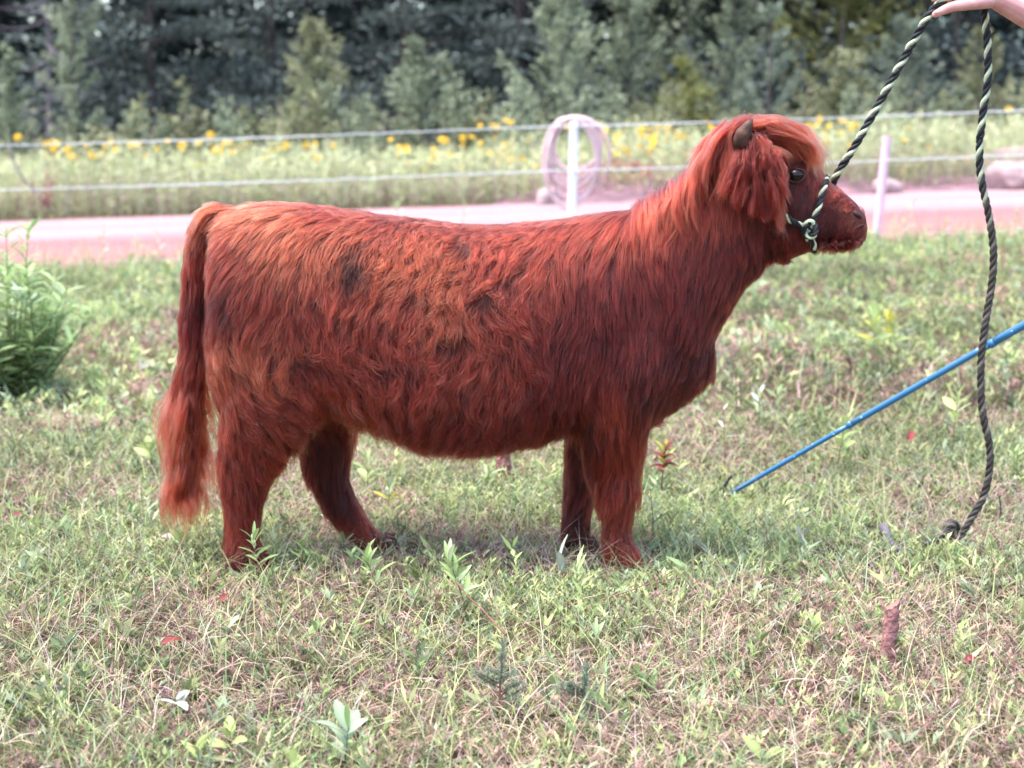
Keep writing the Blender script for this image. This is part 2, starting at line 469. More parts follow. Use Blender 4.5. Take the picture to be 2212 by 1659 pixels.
MEAD = np.array([(.28, .31, .15), (.33, .35, .19), (.25, .29, .15), (.37, .37, .22), (.29, .33, .22)]) * 1.45
g = MB()
thicket(g, 7000, 26.4, 34, 1.15, 11, .12, .027, MEAD, margin=1.7)
thicket(g, 3600, 26.2, 29, .55, 8, .10, .021, np.vstack([MEAD * .9, STRAWS * .8]), margin=1.7)
thicket(g, 2000, 34, 40, .9, 9, .14, .05, MEAD * .6, margin=1.7)
thicket(g, 950, 34, 40, 1.9, 26, .13, .06, MEAD * .55, margin=1.7)
tag(g.build('meadow_growth', M['leaf']), 'tall pale green weeds and grasses beyond the pink road', 'weeds', kind='stuff')

# ------------------------------------------------------------------ trees
def tree_parts(root, trunk, crown, bark=None, leafm=None):
    trunk.build('trunk', bark or M['bark'], root)
    crown.build('crown', leafm or M['leaf'], root)

def sapling(h, w, n, ll, pal, cone=.8, up=.7, seed=0, stems=1, base=.06):
    """young tree: upright leader, ascending side branches, leaves gathered along them"""
    r = np.random.default_rng(seed)
    tr, cr = MB(), MB()
    for s_ in range(stems):
        off = np.array((0, 0, 0)) if stems == 1 else np.array((r.normal(0, w * .16), r.normal(0, w * .16), 0))
        hh = h * (1 if s_ == 0 else .55 + .4 * r.random())
        zz = np.linspace(0, 1, 7)
        path = np.stack([off[0] * zz * 2 + np.cumsum(r.normal(0, .012 * h, 7)), off[1] * zz * 2 + np.cumsum(r.normal(0, .012 * h, 7)), zz * hh], 1)
        tr.tube(path, .012 * h * (1 - zz * .9), 6)
        nb = max(10, int(34 / stems ** .5))
        m = n // (nb * stems)
        for b in range(nb):
            f = base + (1 - base) * (b + r.random()) / nb
            p0 = np.array([np.interp(f, zz, path[:, k]) for k in range(3)])
            ln = w * .5 * max(.12, (1 - f) ** cone) * (.45 + 1.0 * r.random()) / (stems ** .35)
            a = b * 2.4 + r.normal(0, .4)
            d = np.array((math.cos(a), math.sin(a), up * (.6 + .6 * r.random()))); d /= np.linalg.norm(d)
            q = np.linspace(0, 1, 4)[:, None]
            bp = p0 + d * ln * q + np.array((0, 0, 1)) * (q ** 2) * ln * .22
            tr.tube(bp, .004 * h * (1 - .8 * q[:, 0]), 4, cap=False)
            t = r.random(m) ** .7
            P = p0 + d * ln * t[:, None] + np.array((0, 0, 1)) * (t ** 2)[:, None] * ln * .22 + r.normal(0, .030 * w, (m, 3)) * (.4 + .6 * t[:, None])
            dd = r.normal(0, .7, (m, 3)) + d + np.array((0, 0, .25))
            c = pal[r.integers(0, len(pal), m)] * (.7 + .6 * r.random((m, 1))) * (.85 + .35 * r.random())
            cr.leaves(P, dd, r.normal(0, .6, (m, 3)) + np.array((0, -.4, .8)), ll * (.6 + .8 * r.random(m)), ll * .55 * (.6 + .8 * r.random(m)), np.clip(c, .004, .8))
    return tr, cr

def conifer(h, w, n, ll, pal, seed=0, droop=.12, whorl=.30, base=.04, lw=.28, tips=None, nper=6):
    """spruce or pine: whorls of branches, shorter towards the top, needles along each"""
    r = np.random.default_rng(seed)
    tr, cr = MB(), MB()
    zz = np.linspace(0, 1, 8)
    tr.tube(np.stack([np.cumsum(r.normal(0, .004 * h, 8)), np.cumsum(r.normal(0, .004 * h, 8)), zz * h], 1), .018 * h * (1 - zz * .93) + .004, 8)
    lv = int(h * (1 - base) / whorl); tot = lv * nper; m = max(6, n // tot)
    for i in range(lv):
        f = base + (1 - base) * (i + .3) / lv
        for b in range(nper):
            a = r.random() * 6.283
            ln = w * .5 * ((1 - f) ** .85) * (.65 + .55 * r.random()) + .05 * w
            d = np.array((math.cos(a), math.sin(a), .25 - droop + .5 * f + r.normal(0, .06)))
            p0 = np.array((0, 0, f * h + r.normal(0, .05)))
            q = np.linspace(0, 1, 4)[:, None]
            tr.tube(p0 + d * ln * q + np.array((0, 0, 1)) * (q ** 2 * ln * .18 - q * ln * droop * .4), .006 * h * .5 * (1 - .8 * q[:, 0]) + .003, 4, cap=False)
            t = r.random(m) ** .6
            P = p0 + d * ln * t[:, None] + np.array((0, 0, 1)) * ((t ** 2) * ln * .18 - t * ln * droop * .4)[:, None]
            sd = np.array((-math.sin(a), math.cos(a), 0.))
            P = P + sd * (r.normal(0, .13 * ln, m) * t)[:, None] + r.normal(0, .018 * w, (m, 3))
            dd = d + sd * r.normal(0, .9, m)[:, None] + r.normal(0, .35, (m, 3)) + np.array((0, 0, .3))
            c = pal[r.integers(0, len(pal), m)] * (.65 + .7 * r.random((m, 1)))
            if tips is not None:
                c = c + (np.asarray(tips) - c) * (t[:, None] ** 4) * .8
            cr.leaves(P, dd, r.normal(0, .7, (m, 3)) + np.array((0, -.2, .7)), ll * (.6 + .8 * r.random(m)), ll * lw * (.7 + .6 * r.random(m)), np.clip(c, .004, .8))
    return tr, cr

def big_pine(h, w, n, ll, pal, seed=0, low=.06, nb=34):
    """old white pine: long level boughs ending in flat plates of needles"""
    r = np.random.default_rng(seed)
    tr, cr = MB(), MB()
    zz = np.linspace(0, 1, 8)
    tr.tube(np.stack([np.cumsum(r.normal(0, .003 * h, 8)), np.cumsum(r.normal(0, .003 * h, 8)), zz * h], 1), .016 * h * (1 - zz * .9) + .01, 8)
    m = n // nb
    for b in range(nb):
        f = low + (1 - low) * ((b + r.random()) / nb) ** 1.15
        a = r.random() * 6.283
        ln = w * .5 * ((1 - f) ** .55) * (.6 + .55 * r.random())
        d = np.array((math.cos(a), math.sin(a), r.normal(.10, .08))); sd = np.array((-math.sin(a), math.cos(a), 0.))
        p0 = np.array((0, 0, f * h)); q = np.linspace(0, 1, 5)[:, None]
        tr.tube(p0 + d * ln * q + np.array((0, 0, 1)) * (q ** 2) * ln * .10, .045 * (1 - .85 * q[:, 0]), 5, cap=False)
        # plates
        npl = 5
        for k in range(npl):
            t = .35 + .65 * (k + r.random()) / npl
            cc = p0 + d * ln * t + np.array((0, 0, 1)) * (t ** 2) * ln * .10 + sd * r.normal(0, .16 * ln)
            mm = m // npl
            P = cc + np.stack([r.normal(0, .17 * ln, mm), r.normal(0, .17 * ln, mm), r.normal(0, .028 * ln, mm)], 1)
            dd = (P - cc) * np.array((1, 1, .5)) / (.2 * ln) + d * .6 + np.array((0, 0, .55)) + r.normal(0, .3, (mm, 3))
            c = pal[r.integers(0, len(pal), mm)] * (.6 + .8 * r.random((mm, 1))) * (.8 + .4 * r.random())
            cr.leaves(P, dd, r.normal(0, .6, (mm, 3)) + np.array((0, -.2, .8)), ll * (.6 + .8 * r.random(mm)), ll * .3 * (.6 + .8 * r.random(mm)), np.clip(c, .003, .7))
    return tr, cr

P_GREY = np.array([(.165, .195, .125), (.20, .23, .155), (.135, .165, .105)]) * 1.4
P_YEL = np.array([(.23, .25, .13), (.28, .29, .17), (.19, .21, .12)]) * 1.05
P_OLIVE = np.array([(.16, .18, .06), (.20, .20, .07)])
P_BLUE = np.array([(.145, .18, .135), (.185, .22, .17), (.115, .15, .11)]) * 1.15
P_DARK = np.array([(.047, .064, .062), (.062, .083, .078), (.037, .050, .050)])
P_PINE = np.array([(.075, .095, .085), (.10, .125, .11), (.055, .075, .068), (.17, .20, .19)]) * 1.3

def plant_tree(name, u, Y, vtop, wpx, kind, label, group, n=2600, pal=P_GREY, seed=0, cat='tree', **kw):
    x = ux(u, Y); gz = float(ground_z(x, Y))
    h = float(at(u, vtop, Y)[2]) - gz
    wm = wpx * Y / FPX * (1.25 if kind == 's' and Y < 40 else 1.1)
    n = int(n * 1.15) if Y < 40 else int(n * 1.3)
    r = empty(name, (x, Y, gz), label, cat, group)
    f = {'s': sapling, 'c': conifer, 'p': big_pine}[kind]
    tr, cr = f(h, wm, n, kw.pop('ll', .105), pal, seed=seed, **kw)
    tree_parts(r, tr, cr)
    return r

YG = 'young trees along the far side of the meadow'
plant_tree('young_tree', 22, 34, 110, 120, 's', 'grey green young tree at the left edge behind the top wire', YG, 1600, P_GREY, 1)
plant_tree('young_tree', 172, 36, -60, 150, 's', 'tall slim grey green young tree left of the dark pines', YG, 3000, P_GREY, 2, cone=.35)
plant_tree('shrub', 250, 33.5, 215, 110, 's', 'low yellowish shrub right of the tall slim young tree', YG, 1000, P_YEL, 3, 'shrub', stems=3)
plant_tree('shrub', 425, 34, 175, 100, 's', 'small rounded shrub standing before the dark pines', YG, 1300, P_YEL * .85, 4, 'shrub', stems=3, cone=.4)
plant_tree('young_tree', 690, 35, 55, 210, 's', 'pointed young tree with pale yellow leaf tips', YG, 3000, P_YEL, 5, cone=.75)
plant_tree('shrub', 590, 33.5, 190, 110, 's', 'pale leafy shrub just left of the pointed young tree', YG, 1200, P_YEL * 1.05, 6, 'shrub', stems=3)
plant_tree('young_tree', 912, 34.5, 100, 210, 's', 'cone shaped green young tree left of the hose coil', YG, 2800, P_GREY * .95, 7, cone=.7)
plant_tree('young_tree', 1080, 36, 150, 150, 's', 'low bushy young tree behind the hose coil', YG, 1700, P_GREY * .85, 8, stems=2)
plant_tree('young_tree', 1215, 37, -20, 230, 's', 'tall broad young tree rising above the hose coil', YG, 4200, P_GREY * 1.05, 9, cone=.45)
plant_tree('young_tree', 1370, 38, -60, 200, 's', 'tall leafy young tree right of the hose coil', YG, 3400, P_GREY * .85, 10, cone=.4)
plant_tree('young_tree', 1475, 36, 130, 190, 's', 'olive bushy young tree behind the calf neck', YG, 2600, P_OLIVE * 1.05, 11, cone=.5, stems=2)
plant_tree('young_tree', 1565, 38, -50, 170, 's', 'tall greyish young tree above the calf head', YG, 3000, P_GREY * .8, 12, cone=.35)
plant_tree('pine_sapling', 1658, 34, 8, 150, 'c', 'thin pale pine sapling with bare trunk and long leader above the calf head', YG, 1500, P_BLUE * 1.3, 13, droop=-.45, whorl=.62, base=.30, ll=.10)
plant_tree('young_tree', 1775, 35, 120, 190, 's', 'bushy yellow green young tree right of the thin pine sapling', YG, 2600, P_YEL * .95, 14, cone=.5, stems=2)
plant_tree('young_spruce', 1950, 36, 40, 210, 'c', 'dense grey green young spruce behind the taut lead rope', YG, 4200, P_BLUE * 1.15, 15, droop=.05, whorl=.26, ll=.09)
plant_tree('young_pine', 2112, 34, 62, 150, 'c', 'yellow green young pine behind the hanging rope end', YG, 2800, P_YEL * .85, 16, droop=-.25, whorl=.30, ll=.11, base=.12)
plant_tree('shrub', 2212, 35, 190, 110, 's', 'grey green shrub at the right edge above the boulders', YG, 1300, P_GREY * .8, 17, 'shrub', stems=3)
plant_tree('shrub', 1990, 31, 290, 130, 's', 'dark low shrub beyond the road behind the leaning pink post', YG, 1100, P_GREY * .75, 18, 'shrub', stems=4, cone=.4)
plant_tree('shrub', 790, 31.5, 285, 120, 's', 'dark low shrub in the meadow behind the calf rump', YG, 1000, P_GREY * .8, 19, 'shrub', stems=4, cone=.4)

for i_, (u, vt, wd, pal, lab) in enumerate(((325, 245, 110, P_GREY, 'low shrub between the yellowish and the rounded shrub'), (515, 225, 120, P_GREY * 1.1, 'low grey shrub left of the pale leafy shrub'), (785, 190, 130, P_GREY, 'narrow shrub right of the pointed young tree'),
        (1005, 205, 140, P_YEL * .8, 'spreading shrub right of the cone shaped young tree'), (1140, 175, 140, P_GREY * 1.1, 'pale shrub left behind the hose coil'), (1300, 150, 150, P_GREY, 'shrub rising right of the hose coil top'), (1420, 190, 140, P_YEL * .75, 'low olive shrub behind the calf mane'),
        (1620, 195, 120, P_BLUE, 'bluish shrub at the foot of the thin pine sapling'), (1850, 175, 120, P_GREY, 'shrub left of the dense young spruce'), (2040, 185, 110, P_GREY * .9, 'shrub between the young spruce and the young pine'))):
    plant_tree('shrub', u, 33.2 + .25 * (i_ % 4), vt, wd, 's', lab, YG, 1000, pal, 60 + i_, 'shrub', stems=3, cone=.5)

FG = 'old trees at the front of the wood'
plant_tree('old_pine', 330, 44, -420, 620, 'p', 'large dark pine with layered boughs at upper left', FG, 7500, P_PINE, 21, ll=.26)
plant_tree('old_pine', 600, 46, -520, 640, 'p', 'large dark pine behind the pointed young tree', FG, 7500, P_PINE, 22, ll=.26)
plant_tree('old_pine', 880, 45, -380, 520, 'p', 'dark pine behind the cone shaped young tree', FG, 6500, P_PINE * .9, 23, ll=.26)
plant_tree('old_pine', 1120, 47, -460, 480, 'p', 'dark pine behind the hose coil', FG, 6000, P_PINE * .85, 24, ll=.26)
plant_tree('old_tree', 1480, 48, -420, 560, 's', 'tall broadleaf tree rising behind the calf neck', FG, 5600, P_GREY * .6, 25, ll=.22, cone=.3)
plant_tree('old_tree', 1840, 46, -330, 420, 's', 'olive broadleaf tree at upper right left of the hand', FG, 4600, P_OLIVE * .8, 26, ll=.22, cone=.3)
plant_tree('old_pine', 2050, 47, -420, 480, 'p', 'dark pine at the upper right corner behind the hand', FG, 5600, P_DARK * 2, 27, ll=.26)
# bare grey-purple dead tree at the far left
x = ux(95, 41); rt = empty('dead_tree', (x, 41, float(ground_z(x, 41))), 'bare purplish grey dead tree at the far left', 'tree', FG)
tr = MB(); rr = np.random.default_rng(5)
zz = np.linspace(0, 1, 9)
tr.tube(np.stack([.25 * np.sin(zz * 3), 0 * zz, zz * 8.5], 1), .06 * (1 - .8 * zz), 8)
M['deadbark'] = mat_plain('dead_bark', (.15, .125, .15), .9, .3, 12, .5, 30)
tr.build('trunk', M['deadbark'], rt)
for k in range(26):
    z = .6 + 7.2 * (k + rr.random()) / 26; a = rr.random() * 6.283; ln = .7 + 1.3 * rr.random()
    q = np.linspace(0, 1, 6)
    tb = MB(); tb.tube(np.stack([math.cos(a) * ln * q + .25 * math.sin(z / 8.5 * 3), math.sin(a) * ln * q, z + (-.55 * q + .5 * q ** 2) * ln + np.cumsum(rr.normal(0, .03, 6))], 1), .035 * (1 - .85 * q), 5)
    tb.build('branch', M['deadbark'], rt)

# the wood behind reads as one mass
g = MB(); rr = np.random.default_rng(99)
for row, Y0 in enumerate((51, 55, 60, 66)):
    for k in range(25):
        x = (k - 12 + rr.normal(0, .3)) * (2.45 + .25 * row); Y = Y0 + rr.normal(0, .8)
        tr, cr = big_pine(10 + 4 * rr.random(), 5.6, 1450, .66, P_DARK * (.8 + .5 * rr.random()), seed=200 + row * 30 + k, low=.03, nb=34)
        o_ = np.array((x, Y, float(ground_z(x, Y))))
        for mb_ in (tr, cr):
            v = np.vstack(mb_.v) + o_; c = np.vstack(mb_.c) if mb_ is cr else np.tile((.03, .028, .032), (len(v), 1))
            g.add(v, np.vstack(mb_.q), np.vstack(mb_.t) if mb_.t else None, c)
# undergrowth at its foot
n = 20000
X = (rng.random(n) - .5) * 62; Y = 41 + 12 * rng.random(n); Z = ground_z(X, Y) + rng.random(n) ** 1.2 * 3.2
g.leaves(np.stack([X, Y, Z], 1), rng.normal(0, 1, (n, 3)) + np.array((0, 0, .4)), rng.normal(0, .6, (n, 3)) + np.array((0, -.4, .8)), .28 * (.6 + .8 * rng.random(n)), .13, np.clip(P_DARK[rng.integers(0, 3, n)] * (.8 + .9 * rng.random((n, 1))), 0, 1))
tag(g.build('woodland', M['leaf']), 'dark wood of pines closing off the background', 'wood', kind='stuff')

# ------------------------------------------------------------------ yellow flowers
def flower_mesh(seed):
    r = np.random.default_rng(seed); hd = MB(); n = 11
    a = np.arange(n) / n * 6.283 + r.normal(0, .08, n)
    d = np.stack([np.cos(a), np.sin(a), -.1 + r.normal(0, .1, n)], 1)
    hd.leaves(np.zeros((n, 3)) + d * .012, d, np.tile((0, 0, 1.), (n, 1)), .052 * (.85 + .3 * r.random(n)), .026, jit((.86, .52, .03), n, .12, .05), .1, .55)
    return hd
pet = [flower_mesh(k).mesh('petals', M['petal']) for k in range(3)]
dk = MB(); th = np.linspace(0, 6.283, 9)[:-1]
dk.add(np.vstack([np.stack([.013 * np.cos(th), .013 * np.sin(th), 0 * th], 1), np.stack([.008 * np.cos(th), .008 * np.sin(th), 0 * th + .012], 1), (0, 0, .015)]),
       [(i, (i + 1) % 8, 8 + (i + 1) % 8, 8 + i) for i in range(8)], [(8 + i, 8 + (i + 1) % 8, 16) for i in range(8)])
M['disc'] = mat_plain('flower_disc', (.42, .20, .03), .8, .3, 80)
disc_me = dk.mesh('disc', M['disc'])
st = MB(); q = np.linspace(0, 1, 5); st.tube(np.stack([.03 * np.sin(q * 2), 0 * q, -q * 1.0], 1), .004, 5)
stem_me = st.mesh('stem', M['stem'])
fr = np.random.default_rng(11)
spots = []
def fl(n, u0, u1, v0, v1, lab, s=1.0):
    for k in range(n): spots.append((u0 + (u1 - u0) * fr.random(), v0 + (v1 - v0) * fr.random() , lab, s))
fl(46, 85, 545, 304, 340, 'yellow wildflower in the row under the top wire left of the calf rump')
fl(12, 560, 720, 308, 345, 'yellow wildflower above the calf rump')
fl(44, 830, 1170, 292, 365, 'yellow wildflower between the calf rump and the hose coil')
fl(10, 1000, 1540, 258, 285, 'yellow wildflower standing above the top wire near the hose coil')
fl(58, 1290, 1545, 272, 335, 'yellow wildflower in the thick bed between hose coil and calf head')
fl(26, 1745, 1850, 256, 330, 'yellow wildflower in front of the calf forehead near the taut rope')
fl(16, 1850, 2120, 262, 375, 'yellow wildflower between the taut rope and the hanging rope end')
spots += [(38, 296, 'lone yellow wildflower above the top wire at the left edge', 1.2), (455, 291, 'tall yellow wildflower rising above the top wire left of the rump', 1.3),
          (430, 358, 'lower left bloom of the two lone yellow wildflowers below the row', 1.25), (454, 352, 'upper right bloom of the two lone yellow wildflowers below the row', 1.25),
          (1103, 264, 'tall yellow wildflower above the wire just left of the hose coil', 1.4), (2178, 236, 'lone yellow wildflower at the wire right of the hanging rope', 1.4)]
for (u, v, lab, s_) in spots:
    Y = 27.2 + 4.5 * fr.random(); p = at(u, v + (1106 - u) * 0, Y)
    gz = float(ground_z(p[0], Y)); hgt = max(.3, p[2] - gz)
    o = empty('yellow_wildflower', p, lab, 'flower', 'yellow wildflowers beyond the road')
    sc_ = s_ * (.7 + .55 * fr.random())
    for nm, me, scl, rot in (('petals', pet[int(fr.random() * 3)], (sc_,) * 3, (R(35 + 50 * fr.random()), 0, R(fr.normal(0, 40)))), ('disc', disc_me, (sc_,) * 3, None), ('stem', stem_me, (1, 1, hgt), (0, 0, 0))):
        if rot is not None: last = rot
        c = bpy.data.objects.new(nm, me); c.scale = scl; c.rotation_euler = last; link(c, o)

# ================================================================== THE CALF
YM = 4.18
def ring(A, B, hd, Yc, n=22, ex=.86, shift=0.0):
    """section: A and B are opposite edge points in the side view, hd the half thickness"""
    a = at(A[0], A[1], Yc); b = at(B[0], B[1], Yc)
    c, ax = (a + b) / 2, (a - b) / 2
    th = np.arange(n) / n * 2 * np.pi
    cs, sn = np.cos(th), np.sin(th)
    f = lambda q: np.sign(q) * np.abs(q) ** ex
    pts = c + np.outer(f(cs), ax) + np.outer(f(sn) * (1 - .12 * cs * shift), (0, hd, 0))
    return pts

def loft(mb, secs, sub=4):
    R_ = np.array(secs); n = R_.shape[1]; m = (len(secs) - 1) * sub + 1
    V = np.stack([catmull(R_[:, j], m) for j in range(n)], 1)
    i = np.arange(m - 1)[:, None]; j = np.arange(n)[None]; k = (j + 1) % n
    Q = np.stack([i * n + j, i * n + k, (i + 1) * n + k, (i + 1) * n + j], -1).reshape(-1, 4)
    v = np.vstack([V.reshape(-1, 3), V[0].mean(0), V[-1].mean(0)])
    t = []
    for a in range(n):
        b = (a + 1) % n
        t.append((m * n, b, a)); t.append((m * n + 1, (m - 1) * n + a, (m - 1) * n + b))
    mb.add(v, Q, t)

body = MB()
torso = [(462, 545, 690, .05), (470, 500, 790, .12), (496, 462, 865, .17), (560, 448, 885, .195), (650, 450, 872, .20), (750, 463, 885, .205),
         (850, 476, 925, .215), (950, 488, 952, .225), (1050, 496, 960, .225), (1150, 491, 942, .215), (1250, 478, 915, .20), (1330, 466, 905, .185),
         (1400, 460, 905, .165), (1460, 490, 872, .13), (1505, 570, 838, .10), (1538, 640, 802, .06)]
loft(body, [ring((u, a - 8), (u, b), h, YM, 26, .82, 1.0) for u, a, b, h in torso])
neck = [((1290, 476), (1395, 870), .17), ((1370, 450), (1505, 800), .15), ((1424, 424), (1546, 718), .13), ((1474, 390), (1578, 662), .115), ((1514, 350), (1614, 612), .10), ((1548, 318), (1655, 570), .085)]
loft(body, [ring(a, b, h, YM) for a, b, h in neck])
head = [((1528, 320), (1600, 500), .055), ((1556, 285), (1648, 550), .078), ((1608, 266), (1690, 562), .095), ((1668, 276), (1720, 550), .10), ((1724, 302), (1745, 540), .088),
        ((1762, 352), (1768, 530), .070), ((1786, 388), (1794, 528), .060), ((1812, 408), (1820, 532), .060), ((1838, 430), (1843, 530), .063), ((1855, 447), (1858, 520), .060), ((1865, 460), (1867, 506), .046)]
loft(body, [ring(a, b, h, YM) for a, b, h in head])
hind_near = [(640, 474, 740, .075), (720, 474, 740, .095), (800, 480, 722, .095), (870, 484, 690, .082), (935, 482, 648, .066), (988, 474, 608, .052), (1045, 482, 578, .042), (1105, 490, 560, .037), (1155, 490, 556, .037), (1198, 490, 572, .047), (1236, 496, 592, .052)]
loft(body, [ring((a, v), (b, v), h, 4.075 + .02 * sstep(800, 1000, v), 18, .9) for v, a, b, h in hind_near])
hind_far = [(640, 490, 740, .07), (740, 520, 770, .09), (820, 580, 770, .085), (890, 620, 764, .07), (950, 646, 758, .056), (1000, 660, 750, .046), (1040, 678, 752, .041), (1080, 698, 766, .038), (1120, 726, 790, .036), (1155, 758, 818, .038), (1180, 786, 850, .046), (1197, 806, 868, .046)]
loft(body, [ring((a, v), (b, v), h, 4.285 - .015 * sstep(800, 1000, v), 18, .9) for v, a, b, h in hind_far])
fore_near = [(700, 1240, 1440, .075), (780, 1236, 1436, .085), (860, 1240, 1420, .076), (930, 1252, 1398, .064), (1000, 1274, 1380, .05), (1050, 1284, 1378, .047), (1110, 1302, 1364, .037), (1155, 1304, 1362, .036), (1195, 1303, 1378, .047), (1234, 1308, 1388, .05)]
loft(body, [ring((a, v), (b, v), h, 4.07 + .03 * sstep(860, 1020, v), 18, .9) for v, a, b, h in fore_near])
fore_far = [(760, 1220, 1420, .075), (860, 1222, 1390, .07), (940, 1230, 1326, .055), (1000, 1228, 1290, .044), (1060, 1225, 1280, .04), (1110, 1219, 1275, .036), (1150, 1216, 1270, .037), (1180, 1226, 1280, .044), (1198, 1238, 1284, .045)]
loft(body, [ring((a, v), (b, v), h, 4.27, 18, .9) for v, a, b, h in fore_far])
tail = [((515, 462), .024), ((468, 463), .031), ((437, 496), .031), ((425, 570), .030), ((420, 650), .029), ((417, 740), .027), ((411, 830), .024), ((407, 920), .014), ((404, 990), .008)]
body.tube(catmull([at(u, v, YM - .01) for (u, v), r in tail], 40), np.interp(np.linspace(0, 1, 40), np.linspace(0, 1, len(tail)), [r for _, r in tail]), 10)
for sg in (-1, 1):                                     # ears: broad, drooping outwards
    es = [((1590, 322), (1640, 306), .020, .085), ((1582, 352), (1682, 318), .022, .105), ((1590, 392), (1692, 360), .021, .130), ((1612, 428), (1690, 402), .018, .145), ((1638, 452), (1680, 438), .012, .150)]
    loft(body, [ring(a, b, h, YM + sg * d, 14, 1) for a, b, h, d in es])
bo = body.build('body', None, None, True)
md = bo.modifiers.new('r', 'REMESH'); md.mode = 'VOXEL'; md.voxel_size = .0095; md.use_smooth_shade = True
ms = bo.modifiers.new('s', 'SMOOTH'); ms.factor = .5; ms.iterations = 6
dg = bpy.context.evaluated_depsgraph_get()
bme = bpy.data.meshes.new_from_object(bo.evaluated_get(dg))
old = bo.data; bo.modifiers.clear(); bo.data = bme; bme.name = 'body'
bpy.data.meshes.remove(old)
bme.materials.clear(); M['hide'] = mat_plain('red_brown_hide', (.075, .016, .012), .75, .35, 14, .4, 90); bme.materials.append(M['hide'])
bme.polygons.foreach_set('use_smooth', np.ones(len(bme.polygons), bool))
calf = empty('calf', (0, YM, 0), 'shaggy red brown highland calf with one dark horn showing, wearing a rope halter', 'calf')
def to_calf(o):
    o.parent = calf
    o.matrix_parent_inverse = calf.matrix_world.inverted()
    return o
calf.matrix_world  # identity rotation, translation only
from mathutils import Matrix
CINV = Matrix.Translation((0, -YM, 0))
def cpart(o):
    o.parent = calf; o.matrix_parent_inverse = CINV; return o
cpart(bo)
nv = len(bme.vertices); bv = np.zeros(nv * 3); bme.vertices.foreach_get('co', bv); bv = bv.reshape(-1, 3)
bme.calc_loop_triangles()
tri = np.zeros(len(bme.loop_triangles) * 3, np.int32); bme.loop_triangles.foreach_get('vertices', tri); tri = tri.reshape(-1, 3)
vn = np.zeros(nv * 3); bme.vertices.foreach_get('normal', vn); vn = vn.reshape(-1, 3)
bvh = BVHTree.FromPolygons([tuple(a) for a in bv], [tuple(int(k) for k in a) for a in tri])
def skin_near(u, v, off=.0):
    """the near side of the body where the photograph shows (u, v)"""
    d = at(u, v, YM) - np.array((0, 0, CAM_H)); h = bvh.ray_cast(Vector((0, 0, CAM_H)), Vector(d).normalized())
    return (np.array(h[0]) - norm(d) * off) if h[0] else at(u, v, YM - .06)

